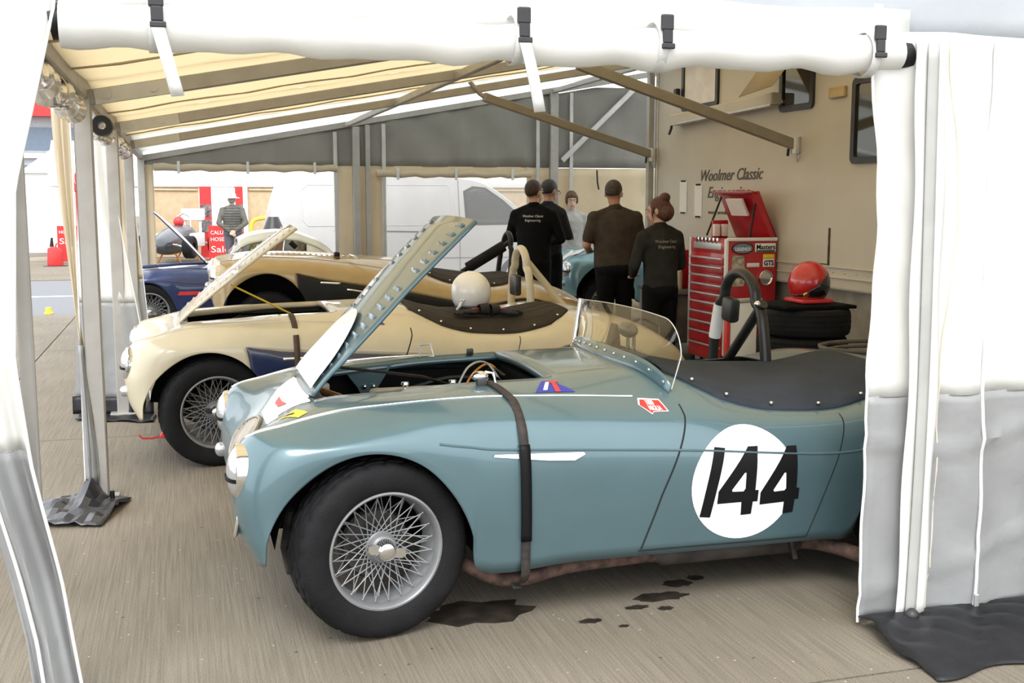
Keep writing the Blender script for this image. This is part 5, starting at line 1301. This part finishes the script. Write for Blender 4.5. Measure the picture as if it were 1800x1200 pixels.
    rings = [[P(rx * bulk * math.cos(a), .004 + ry * bulk * math.sin(a), z) for a in np.linspace(0, 2 * math.pi, 28, endpoint=False)] for z, rx, ry in zip(zz_, rxs, rys)]
    st_.grid(rings, closed=True); b0 = len(st_.v) - 28 * len(rings); st_.f += [tuple(b0 + q for q in range(28)), tuple(b0 + 28 * (len(rings) - 1) + q for q in range(28))]
    if jacket: st_.ball(P(0, 0, .88), (.175 * k * bulk, .128 * k * bulk, .10 * k), 20, 12)
    limb(st_, [P(0, .012, 1.44), P(0, .008, 1.485)], [.075 * k, .066 * k])
    for s, wv, pc, d, e_, sp_ in hands:
        st_.ball(sp_, .064 * k * (1 + (bulk - 1) * .5), 14, 10); limb(st_, [P(s * .03, .012, 1.455), P(s * .10, .012, 1.432), sp_], [.060 * k, .058 * k, .060 * k]); limb(st_, [P(s * .08, .01, 1.30), P(s * (sw - .02), .01, 1.33)], [.10 * k, .075 * k])
        if sleeves == 'long':
            limb(st_, [sp_, e_], [.066 * k, .056 * k]); limb(st_, [e_, tuple(wv - d * .025 * k)], [.056 * k, .042 * k])
        else:
            sv = Vector(sp_); ev = Vector(e_); limb(st_, [sp_, tuple(sv.lerp(ev, .74))], [.066 * k, .066 * k])
    remesh(st_, 'shirt' if not jacket else 'jacket', sh, root, .012 * k, 6)
    # collar
    MB().lathe([(.064 * k, 0), (.070 * k, .02 * k), (.067 * k, .045 * k), (.060 * k, .045 * k)], 20, Matrix.Translation(P(0, .012, 1.455))).build('collar', sh, root)
    # trousers
    tz = MB(); tz.ball(P(0, 0, .95), (.168 * k * bulk, .124 * k * bulk, .10 * k), 18, 12); tz.ball(P(0, .015, .88), (.170 * k * bulk, .130 * k * bulk, .11 * k), 18, 12)
    for s in (-1, 1): limb(tz, [P(s * .088, 0, .90), P(s * .098, -.008, .50), P(s * .102, .012, .10)], [.098 * k * bulk, .078 * k, .066 * k])
    remesh(tz, 'trousers', tr_, root, .013 * k, 5)
    for s in (-1, 1):
        so = MB(); so.ball(P(s * .105, -.055, .055), (.048 * k, .130 * k, .050 * k), 14, 10); so.box(P(s * .105, -.055, .012), (.09 * k, .26 * k, .024 * k))
        remesh(so, 'shoe', mat('black_shoe', shoes, .5), root, .012, 4)
    # hair
    hr = MB()
    hr.ball(Hd(0, .020, .032), (.080 * kh, .096 * kh, .094 * kh), 22, 14, Rh)
    if hairstyle == 'short':
        hr.ball(Hd(0, .050, .010), (.068 * kh, .060 * kh, .062 * kh), 16, 12, Rh)
    if hairstyle == 'fringe':
        hr.ball(Hd(0, -.052, .066), (.064 * kh, .044 * kh, .036 * kh), 14, 10, Rh); hr.ball(Hd(0, .04, -.01), (.078 * kh, .07 * kh, .08 * kh), 16, 12, Rh)
        for s in (-1, 1): hr.ball(Hd(s * .068, -.010, .012), (.018 * kh, .045 * kh, .06 * kh), 12, 8, Rh)
    if hairstyle == 'bun':
        hr.ball(Hd(0, .055, -.015), (.086 * kh, .085 * kh, .088 * kh), 18, 12, Rh); hr.ball(Hd(.01, .075, .105), (.052 * kh, .05 * kh, .045 * kh), 14, 10, Rh)
        hr.ball(Hd(.045, .085, -.03), (.05 * kh, .06 * kh, .06 * kh), 14, 10, Rh)
        for s in (-1, 1): limb(hr, [Hd(s * .075, -.02, .03), Hd(s * .082, -.03, -.03), Hd(s * .075, -.025, -.07)], [.014 * kh, .010 * kh, .006 * kh], 8)
    if not hat: remesh(hr, 'hair', hm, root, .009 * k, 3)
    if face or detail:
        for s in (-1, 1):
            MB().ball(Hd(s * .030, -.0865, .008), (.013 * kh, .008 * kh, .008 * kh), 10, 8, Rh).build('eye', mat('eye_white', (.7, .68, .64), .3), root)
            MB().ball(Hd(s * .030, -.0930, .008), (.006 * kh, .004 * kh, .006 * kh), 8, 6, Rh).build('iris', mat('dark_iris', (.03, .02, .015), .2), root)
            MB().tube([Hd(s * .014, -.096, .026), Hd(s * .03, -.098, .032), Hd(s * .048, -.090, .026)], .0035 * kh, 6).build('eyebrow', hm, root)
        MB().tube([Hd(-.022, -.0935, -.062), Hd(0, -.100, -.060), Hd(.022, -.0935, -.062)], .0045 * kh, 6).build('lips', mat('lip_colour', (.36, .14, .11), .5), root)
    if glasses:
        gl = bpy.data.objects.new('spectacles', None); COL.objects.link(gl); gl.parent = root
        for s in (-1, 1):
            MB().tube([Hd(s * .032 + .022 * math.cos(a), -.108, .006 + .017 * math.sin(a)) for a in np.linspace(0, 2 * math.pi, 15)], .002, 5).build('lens_rim', M['black'], gl)
            MB().tube([Hd(s * .054, -.106, .010), Hd(s * .080, -.02, .010), Hd(s * .082, .02, -.004)], .0025, 5).build('temple', M['black'], gl)
    if hat:
        MB().lathe([(.0, .115 * kh), (.06 * kh, .112 * kh), (.082 * kh, .09 * kh), (.093 * kh, .03 * kh), (.10 * kh, .026 * kh), (.16 * kh, .012 * kh), (.165 * kh, .006 * kh), (.16 * kh, .006 * kh), (.09 * kh, .018 * kh)], 28, Matrix.Translation(Hd(0, .01, .022)) @ Rh.to_4x4()).build('sun_hat', hat, root)
        hr2 = MB(); hr2.ball(Hd(0, .045, -.02), (.074 * kh, .062 * kh, .07 * kh), 14, 10, Rh); remesh(hr2, 'hair', hm, root, .010 * kh, 3)
    return root
def back_print(root, k, lines, z0, size, w_, m):
    sh = [c for c in root.children if c.name.startswith(('shirt', 'jacket'))][0]
    bv = BVHTree.FromPolygons([v.co for v in sh.data.vertices], [tuple(p.vertices) for p in sh.data.polygons])
    for i, s_ in enumerate(lines):
        me = text_mesh(s_, size, extrude=0, align='CENTER', shear=.2)
        xs = [v.co.x for v in me.vertices]; f = w_[i] / (max(xs) - min(xs))
        for v in me.vertices:     # reading direction seen from behind = +x of the figure
            p = bv.ray_cast(Vector((-v.co.x * f, 1, z0 - i * size * 1.25 + v.co.y)), Vector((0, -1, 0)))[0]
            if p: v.co = p + Vector((0, .004, 0))
        me.materials.clear(); link('back_lettering', me, m, root, smooth=0)
thr = mat('white_embroidery', (.62, .62, .60), .7)
# figure faces local -y; rotz = 180 deg turns it away from the camera
a_hold = {-1: ((-.27, -.06, 1.14), (-.10, -.30, 1.16)), 1: ((.27, -.06, 1.14), (.10, -.32, 1.17))}
p1 = person('person with short hair in black fleece with white back lettering, turned to a companion', (3.63, 11.42, 0), R(155), 1.745, skin=(.46, .25, .17), hair=(.035, .018, .010), shirt=(.006, .006, .007), arms={-1: ((-.29, -.02, 1.13), (-.16, -.27, 1.08)), 1: ((.28, -.10, 1.14), (.10, -.34, 1.12))}, head_yaw=R(-32), bulk=1.08, jacket=True)
back_print(p1, 1, ['Woolmer Classic', 'Engineering'], 1.36, .036, (.22, .17), thr)
p2 = person('person in dark top half hidden behind the black fleece figure', (3.98, 11.98, 0), R(120), 1.76, skin=(.40, .23, .16), hair=(.025, .018, .014), shirt=(.02, .02, .022), arms={-1: ((-.25, -.05, 1.14), (-.08, -.28, 1.12)), 1: ((.25, -.08, 1.14), (.06, -.30, 1.10))}, head_pitch=R(12), glasses=True)
p3 = person('heavily built person in brown short-sleeved shirt and black trousers seen from behind', (4.10, 10.24, 0), R(182), 1.725, skin=(.42, .22, .14), hair=(.045, .034, .026), shirt=(.052, .042, .035), arms={-1: ((-.30, -.02, 1.12), (-.14, -.26, 1.12)), 1: ((.30, -.02, 1.12), (.17, -.28, 1.05))}, head_yaw=R(-40), head_pitch=R(14), sleeves='short', bulk=1.32, glasses=True, lean=.06)
MB().lathe([(.031, -.010), (.034, -.008), (.034, .008), (.031, .010)], 14, Matrix.Translation((.185, -.24, 1.045)) @ Matrix.Rotation(R(70), 4, 'X')).build('wristwatch', M['alu'], p3)
p4 = person('person with auburn bun in charcoal shirt with back lettering, hands forward', (3.86, 8.62, 0), R(188), 1.56, skin=(.50, .30, .22), hair=(.07, .022, .012), shirt=(.026, .026, .024), arms={-1: ((-.26, -.04, 1.12), (-.16, -.26, 1.05)), 1: ((.27, -.02, 1.12), (.16, -.24, 1.02))}, head_yaw=R(38), head_pitch=R(8), hairstyle='bun', bulk=1.02, jacket=True, lean=.05)
back_print(p4, 1, ['Woolmer Classic', 'Engineering'], 1.19, .036, (.21, .17), mat('grey_embroidery', (.30, .30, .29), .7))
p5 = person('young person with fringe in pale grey sweatshirt facing the cars', (4.99, 14.06, 0), R(-12), 1.65, skin=(.58, .38, .29), hair=(.11, .058, .026), shirt=(.42, .41, .39), trousers=(.03, .03, .05), arms={-1: ((-.25, .02, 1.12), (-.24, -.06, .90)), 1: ((.25, .02, 1.12), (.24, -.06, .90))}, hairstyle='fringe', face=True, head_pitch=R(8))
p6 = person('person in grey quilted jacket and white sun hat with hands clasped behind', (1.05, 24.7, 0), R(176), 1.66, skin=(.50, .30, .22), hair=(.2, .19, .18), shirt=(.12, .115, .10), trousers=(.10, .10, .12), arms={-1: ((-.30, .10, 1.10), (-.06, .17, .92)), 1: ((.30, .10, 1.10), (.05, .18, .90))}, bulk=1.22, jacket=True, hat=mat('white_cotton_hat', (.75, .74, .70), .8), detail=False)
jk6 = [c for c in p6.children if c.name.startswith('jacket')][0]
bv6 = BVHTree.FromPolygons([v.co for v in jk6.data.vertices], [tuple(p.vertices) for p in jk6.data.polygons])
for z in np.arange(.86, 1.40, .055):
    pts = []
    for x in np.linspace(-.17, .17, 13):
        h_ = bv6.ray_cast(Vector((x, 1, z)), Vector((0, -1, 0)))[0]
        if h_: pts.append(h_)
    if len(pts) > 3: MB().tube(pts, .008, 6).build('quilting_seam', mat('dark_quilting', (.05, .048, .042), .9), p6)
# papers in hands
for (x, y, z, a, n_) in ((3.78, 11.02, 1.19, 30, 'white folded note held by the figure in black fleece'), (4.20, 9.93, 1.13, 10, 'white note held by the figure in the brown shirt')):
    pass
# ================================================================ white panel van behind the back wall
van = thing('panel_van', 'white panel van parked broadside behind the awning back wall', 'van', (1.35, 17.6, 0))
M['van'] = mat('white_van_paint', (.50, .50, .495), .35, var=.02, coat=.4)
top = [(0, .35), (-.04, .60), (-.03, .95), (.06, 1.45), (.20, 1.82), (.42, 1.93), (1.2, 1.97), (2.4, 1.965), (3.1, 1.92), (3.45, 1.83), (3.9, 1.52), (4.25, 1.20), (4.62, 1.06), (4.78, .92), (4.84, .65), (4.84, .32)]
prof = cr_refine([(x, 0, z) for x, z in top], 4)
def vsec(x, z):   # half width shrinks towards the roof
    return .95 - .16 * max(0, (z - .95) / 1.0) ** 1.6 - .10 * max(0, .6 - x) ** 1.5 - .22 * max(0, x - 4.3) ** 1.3
G = []
for p in prof:
    x, z = p[0], p[2]; row = []
    for s in np.linspace(-1, 1, 19):
        w_ = vsec(x, z); y = w_ * math.copysign(abs(s) ** .75, s)
        row.append((x, y + .95, z - .05 * abs(s) ** 6))
    G.append(row)
vb = MB().grid(G)
# side walls: columns between roof edge and sill
for s in (0, -1):
    side = []
    for r in G:
        p = r[s]; col = []
        for t in np.linspace(0, 1, 10):
            z = p[2] + (.32 - p[2]) * t; x = p[0] if p[0] < 4.5 else p[0]
            col.append((x, (.95 - vsec(p[0], z)) if s == 0 else (.95 + vsec(p[0], z)), z))
        side.append(col)
    vb.grid(side)
vb.build('van_body', M['van'], van, smooth=45)
def vy(x, z): return .95 - vsec(x, z) - .006
def vside(name, poly, m, off=0): return decal(name, poly, m, van, lambda x, z: Vector((x, vy(x, z) - off, z)), .12)
vside('cab_window', [(3.13, 1.22), (3.10, 1.66), (3.25, 1.72), (3.42, 1.70), (3.70, 1.50), (4.02, 1.22), (3.95, 1.18), (3.2, 1.17)], M['darkpane'], .004)
vside('window_rubber', [(3.08, 1.18), (3.06, 1.68), (3.22, 1.76), (3.44, 1.74), (3.74, 1.53), (4.10, 1.20), (4.0, 1.14), (3.16, 1.13)], M['black'])
def vline(pts, w_=.012, m=None): ribbon('panel_line', lerp_pts(pts), w_, m or mat('van_shutline', (.18, .18, .18), .8), van, lambda x, z: Vector((x, vy(x, z) - .002, z)))
vline([(2.98, .40), (2.98, 1.86)]); vline([(4.22, .6), (4.15, 1.12)]); vline([(1.55, .4), (1.55, 1.86)]); vline([(.3, .62), (4.6, .60)])
for x0, x1 in ((1.68, 2.86), (.45, 1.42)):
    vline([(x0 + .1, 1.78), (x1 - .06, 1.78), (x1, 1.70), (x1, 1.25), (x1 - .1, 1.14), (x0 + .1, 1.14), (x0, 1.25), (x0, 1.68), (x0 + .1, 1.78)], .014, mat('van_swage', (.55, .55, .56), .5))
vline([(.95, 1.06), (2.85, 1.02)], .018, M['black'])
MB().box((4.02, -.05, 1.08), (.16, .16, .2)).build('door_mirror', M['blackplastic'], van, bevel=.04)
for x in (.95, 3.95):
    for yy in (.10, 1.80):
        wv_ = bpy.data.objects.new('wheel', None); COL.objects.link(wv_); wv_.parent = van; wv_.location = (x, yy, .32)
        Mx = Matrix.Rotation(R(90), 4, 'X')
        MB().lathe([(.19, .1), (.28, .11), (.32, .07), (.32, -.07), (.28, -.11), (.19, -.1)], 32, Mx).build('tyre', M['rubber'], wv_)
        MB().lathe([(0, .08), (.06, .09), (.17, .075), (.2, .1), (.2, -.1), (0, -.1)], 28, Mx).build('wheel_trim', M['alu'], wv_)

# ================================================================ marquee and paddock far behind
DIRX = Vector((math.cos(0), 0, 0))
mq = thing('white_marquee', 'long white marquee with tan side panels across the far paddock', 'marquee', (-1.25, 31.0, 0))
M['tanpanel'] = mat('tan_canvas_panel', (.52, .40, .25), .8, var=.08)
MB().box((7.5, 1.2, 2.10), (19, 2.4, .46)).build('fascia', M['white'], mq, bevel=.03)
MB().prism([(0, 2.33), (2.4, 2.33), (1.2, 3.1)], -2, 17, 'x').build('roof', M['white'], mq, smooth=0)
for x0, x1 in ((.55, 1.72), (2.98, 4.9), (5.0, 6.2), (6.5, 8.6), (8.9, 11.0), (11.3, 13.5), (13.8, 16.5)):
    pn = MB().box(((x0 + x1) / 2, .1, .95), (x1 - x0, .06, 1.86)).build('side_panel', M['tanpanel'], mq, smooth=0)
    MB().tube([(x0 + .04, .05, 1.80), (x1 - .04, .05, 1.79)], .03, 8).build('rolled_edge', M['tanpanel'], pn)
for x in (.3, 2.92, 4.95, 6.35, 8.75, 11.15, 13.65): MB().box((x, .02, 1.0), (.12, .12, 2.0)).build('pole', M['white'], mq, smooth=0)
MB().box((2.32, .05, .95), (.62, .05, 1.9)).build('white_drape', M['white'], mq, smooth=0)
for k, (x, w_) in enumerate(((.62, .30), (1.48, .20))):
    bnr = thing('banner_stand', ('tall red banner with car pictures in front of the marquee', 'narrow red banner beside the figure in the sun hat')[k], 'banner', (x, 30.45, 0))
    MB().box((0, 0, .95), (w_, .02, 1.86)).build('banner_cloth', M['redvinyl'], bnr, smooth=0)
    for z in (1.25, .85): MB().box((0, -.014, z), (w_ * .9, .006, .32)).build('picture', mat('dim_car_picture', (.16, .14, .14), .5, var=.7, vscale=12), bnr, smooth=0)
    MB().box((0, 0, .01), (w_ + .1, .3, .02)).build('base', M['alu'], bnr, smooth=0)
    MB().tube([(0, .03, 0), (0, .03, 1.9)], .012, 6).build('pole', M['alu'], bnr)
def aboard(x, y, w_, h_, label, body, rz_=0):
    b = thing('sign_board', label, 'sign', (x, y, 0), (0, 0, rz_))
    MB().box((0, 0, h_ / 2 + .05), (w_, .03, h_)).build('board', M['redvinyl'], b, smooth=0, bevel=.005)
    for sx_ in (-1, 1): MB().box((sx_ * w_ * .4, .05, .04), (.04, .3, .08)).build('foot', M['alu'], b, smooth=0)
    z = h_
    for s_, sz_ in body:
        z -= sz_ * 1.25; text('lettering', s_, sz_, (-w_ * .42, -.02, z), (1, 0, 0), (0, 0, 1), M['vinylwhite'], b, width=min(w_ * .84, sz_ * len(s_) * .6))
aboard(.88, 28.2, .52, .86, 'red sign board with white lettering below the figure in the sun hat', (('CALUM', .13), ('HOSE', .13), ('Sale', .22)))
aboard(-2.66, 29.0, .48, .86, 'red sign board with white script behind the red fuel can', (('HOSE', .11), ('Sale', .2)))
# formula car on stands
fc = thing('single_seater', 'dark single-seat racing car on orange stands with white body panels', 'race car', (-.13, 28.6, 0), (0, 0, R(72)))
nose = [tuple(p) for p in cr_refine([(-1.5, 0, .45), (-1.2, 0, .47), (-.7, 0, .52), (0, 0, .58), (.7, 0, .60), (1.3, 0, .5)], 5)]
MB().tube(nose, [float(v) for v in np.interp(np.linspace(0, 1, len(nose)), [0, .1, .3, .5, .75, 1], [.05, .16, .26, .34, .33, .16])], 20).build('body_tub', mat('dark_grey_gelcoat', (.045, .05, .06), .35, coat=.4), fc)
for x in (-.95, 1.1):
    for s in (-1, 1):
        MB().lathe([(.12, .11), (.24, .12), (.27, .09), (.27, -.09), (.24, -.12), (.12, -.11), (.12, .11)], 24, Matrix.Translation((x, s * .62, .42)) @ Matrix.Rotation(R(90), 4, 'X')).build('wheel', M['rubber'], fc)
        MB().tube([(x - .1, s * .5, .42), (x + .1, s * .2, .5)], .02, 6).build('wishbone', M['alu'], fc); MB().tube([(x + .1, s * .5, .42), (x - .1, s * .2, .5)], .02, 6).build('wishbone', M['alu'], fc)
MB().tube([(.55, -.18, .85), (.58, -.16, 1.12), (.58, 0, 1.2), (.58, .16, 1.12), (.55, .18, .85)], .025, 8).build('roll_bar', M['alu'], fc)
MB().box((1.35, 0, 1.16), (.28, .55, .30)).build('rear_wing', M['white'], fc, bevel=.03)
for s in (-1, 1): MB().box((1.3, s * .2, .85), (.06, .05, .5)).build('wing_post', M['white'], fc)
MB().box((.3, -.42, .55), (.9, .12, .34)).build('side_pod', M['white'], fc, bevel=.03); MB().box((.3, .42, .55), (.9, .12, .34)).build('side_pod', M['white'], fc, bevel=.03)
MB().ball((.2, 0, 1.0), .13, 14, 10).build('red_head_cushion', M['redvinyl'], fc)
for x in (-.6, .8):
    for s in (-1, 1): MB().tube([(x, s * .1, .34), (x, s * .3, .0)], .022, 6).build('stand_leg', M['orange'], fc)
yb = thing('yellow_barrier', 'yellow tubular barrier hoop between the marquee and the van', 'barrier', (1.49, 25.6, 0))
MB().tube([tuple(p) for p in cr_refine([(0, 0, 0), (0, 0, .9), (.05, 0, 1.06), (.2, 0, 1.12), (.8, 0, 1.12), (.9, 0, 1.0), (.9, 0, 0)], 4)], .045, 10).build('hoop', M['yellow'], yb)
MB().tube([(0, 0, .5), (.9, 0, .5)], .03, 8).build('cross_rail', M['yellow'], yb)
cn = thing('dark_cone', 'dark cone with red base on the paving beyond the hardtop car', 'cone', (1.26, 16.3, 0))
MB().lathe([(.115, 1.12), (.06, 1.29), (.055, 1.30), (0, 1.30)], 20, Matrix.Diagonal((1.3, 1.3, 1, 1))).build('cone_body', M['blackplastic'], cn)
MB().lathe([(.20, .0), (.20, .02), (.13, 1.08), (.115, 1.125)], 20).build('cone_base', M['redvinyl'], cn)
# ---------------- left paddock, seen through the side openings
fcn = thing('fuel_can', 'red plastic fuel can with black spout standing on the far paving', 'fuel can', (-2.86, 27.9, 0))
MB().prism([(-.16, 0), (.16, 0), (.17, .05), (.17, .34), (.12, .42), (-.05, .46), (-.15, .42), (-.17, .05)], -.1, .1, 'y').build('can_body', M['redvinyl'], fcn, bevel=.02)
MB().tube([(-.06, 0, .45), (-.06, 0, .52), (-.05, 0, .66)], [.05, .04, .022], 10).build('spout', M['black'], fcn)
MB().tube([(.02, 0, .44), (.04, 0, .52), (.12, 0, .51), (.14, 0, .42)], .018, 8).build('handle', M['redvinyl'], fcn)
MB().box((0, 0, .006), (.5, .3, .012)).build('drip_tray', M['dkmetal'], fcn)
kb = MB().box((0, 0, .04), (.08, 9, .08), None).build('kerb_board', mat('pale_kerb', (.55, .5, .4), .8), None, smooth=0, loc=(-3.9, 30.2, 0), rot=(0, 0, R(-48))); tag(kb, 'pale timber kerb lying slantwise behind the fuel can', 'kerb')
yt = thing('yellow_marker', 'small yellow marker block on the near edge of the road', 'marker', (-1.78, 16.2, 0))
MB().lathe([(.06, 0), (.06, .02), (.045, .03), (.035, .09), (0, .095)], 16).build('marker_body', M['yellow'], yt)
# white gazebo with red-edged display
gz = thing('white_gazebo', 'white peaked gazebo behind the fuel can', 'gazebo', (-3.55, 36, 0))
MB().box((0, 0, 1.15), (1.6, 2, 2.3)).build('gazebo_wall', M['white'], gz, smooth=0)
MB().add([(-.9, -1.1, 2.3), (.9, -1.1, 2.3), (.9, 1.1, 2.3), (-.9, 1.1, 2.3), (0, 0, 3.1)], [(0, 1, 4), (1, 2, 4), (2, 3, 4), (3, 0, 4)]).build('gazebo_roof', M['white'], gz, smooth=0)
rp = thing('red_display', 'red display panel with picture between the eave posts and the gazebo', 'display', (-2.02, 29.9, 0))
MB().box((0, 0, 1.1), (1.0, .1, 2.2)).build('panel', M['redvinyl'], rp, smooth=0, bevel=.03); MB().box((0, -.06, .95), (.8, .02, .7)).build('picture', MATS['dim_car_picture'], rp, smooth=0); MB().box((0, -.05, 1.85), (1.04, .06, .24)).build('header', M['red'], rp, smooth=0, bevel=.03)
for x in (-.45, .45): MB().box((x, 0, .02), (.1, .7, .04)).build('foot', M['alu'], rp, smooth=0)
wt = thing('white_awning_stand', 'white paddock awning beside the red display panel', 'tent', (-2.1, 34.0, 0))
MB().box((0, .5, 1.1), (.8, 1, 2.2)).build('wall', M['white'], wt, smooth=0); MB().prism([(0, 2.2), (1.0, 2.2), (.5, 2.7)], -.45, .45, 'x').build('roof', M['white'], wt, smooth=0)
# pit building
pb = thing('pit_building', 'grey glass-fronted pit building with red roof edge far away', 'building', (-12.0, 66, 0))
MB().box((0, 0, 2.9), (16, 8, 5.8)).build('walls', mat('pale_grey_cladding', (.46, .48, .52), .5), pb, smooth=0)
MB().prism([(-8.6, 5.7), (8.6, 5.7), (7.6, 6.6), (-7.6, 6.6)], -4.8, 4.6, 'y').build('roof', M['redvinyl'], pb, smooth=0)
for k in range(8):
    for z, h_ in ((4.6, 1.3), (2.9, .9)):
        wn = MB().box((-7 + 2 * k, -4.02, z), (1.8, .08, h_)).build('window', mat('pit_window_frame', (.4, .42, .45), .5), pb, smooth=0)
        MB().box((-7 + 2 * k, -4.07, z), (1.66, .04, h_ - .14)).build('pane', mat('pit_glass', (.10, .14, .20), .15, coat=.6), wn, smooth=0)
MB().box((0, -4.1, 3.75), (16.2, .3, .25)).build('balcony_rail', M['white'], pb, smooth=0)
for k in range(4): MB().box((-6 + 4 * k, -4.05, 1.15), (3.2, .06, 2.3)).build('garage_door', mat('garage_grey', (.35, .37, .4), .6), pb, smooth=0)
# parked white car and mesh barrier
pc = thing('parked_car', 'small silver-white hatchback parked by the mesh barrier', 'car', (-5.3, 45.4, 0), (0, 0, R(15)))
hull = cr_refine([(-1.9, 0, .35), (-1.95, 0, .7), (-1.3, 0, .88), (-.7, 0, 1.35), (0, 0, 1.45), (.9, 0, 1.42), (1.7, 0, 1.0), (1.9, 0, .7), (1.88, 0, .35)], 4)
MB().prism([(p[0], p[2]) for p in hull], -.8, .8, 'y').build('body', mat('silver_white_paint', (.62, .65, .68), .3, coat=.6), pc, bevel=.05)
for s in (-1, 1):
    MB().prism([(-1.0, .95), (-.6, 1.3), (0, 1.38), (.85, 1.36), (1.4, 1.0)], s * .80, s * .815, 'y').build('side_window', M['darkpane'], pc, smooth=0)
    for x in (-1.2, 1.2): MB().lathe([(0, -.1), (.3, -.1), (.32, 0), (.3, .1), (0, .1)], 20, Matrix.Translation((x, s * .75, .31)) @ Matrix.Rotation(R(90), 4, 'X')).build('wheel', M['rubber'], pc)
MB().add([(-1.28, -.7, .90), (-1.28, .7, .90), (-.72, .66, 1.33), (-.72, -.66, 1.33)], [(0, 1, 2, 3)]).build('windscreen', M['darkpane'], pc, smooth=0).location = (-.04, 0, .03)
for k in range(3):
    mbr = thing('mesh_barrier', 'galvanised mesh crowd barrier panel ' + ('standing furthest from the gazebo', 'in front of the silver-white hatchback', 'standing nearest the gazebo')[k], 'barrier', (-7.3 + 1.9 * k, 42.5, 0), group='mesh barriers by the hatchback')
    MB().tube([(0, 0, 0), (0, 0, 1.9), (1.8, 0, 1.9), (1.8, 0, 0)], .03, 6).build('frame', M['alu'], mbr)
    mm = MB()
    for i in range(1, 9): mm.cyl((.2 * i, 0, .15), (.2 * i, 0, 1.9), .008, n=4)
    for z in (.15, .5, .85, 1.2, 1.55): mm.cyl((0, 0, z), (1.8, 0, z), .012, n=4)
    mm.build('mesh', M['alu'], mbr)
# more transporters to close the far view
for k, (x, y, l, h_, c, lb) in enumerate(((10, 40, 12, 3.4, (.62, .62, .60), 'long white transporter parked behind the marquee'), (-22, 50, 10, 3.2, (.55, .57, .6), 'pale grey transporter parked beside the pit building'))):
    t = thing('far_transporter', lb, 'truck', (x, y, 0))
    MB().box((0, 0, h_ / 2 + .5), (l, 2.5, h_)).build('box_body', mat('far_truck_%d' % k, c, .5), t, bevel=.05)
    for xx in (-l * .35, l * .3, l * .4):
        for s in (-1, 1): MB().lathe([(0, -.15), (.5, -.15), (.5, .15), (0, .15)], 20, Matrix.Translation((xx, s * 1.05, .5)) @ Matrix.Rotation(R(90), 4, 'X')).build('wheel', M['rubber'], t)
# distant tree belt
M['leaf'] = mat('hazy_tree_green', (.18, .22, .17), .9, var=.3, vscale=1)
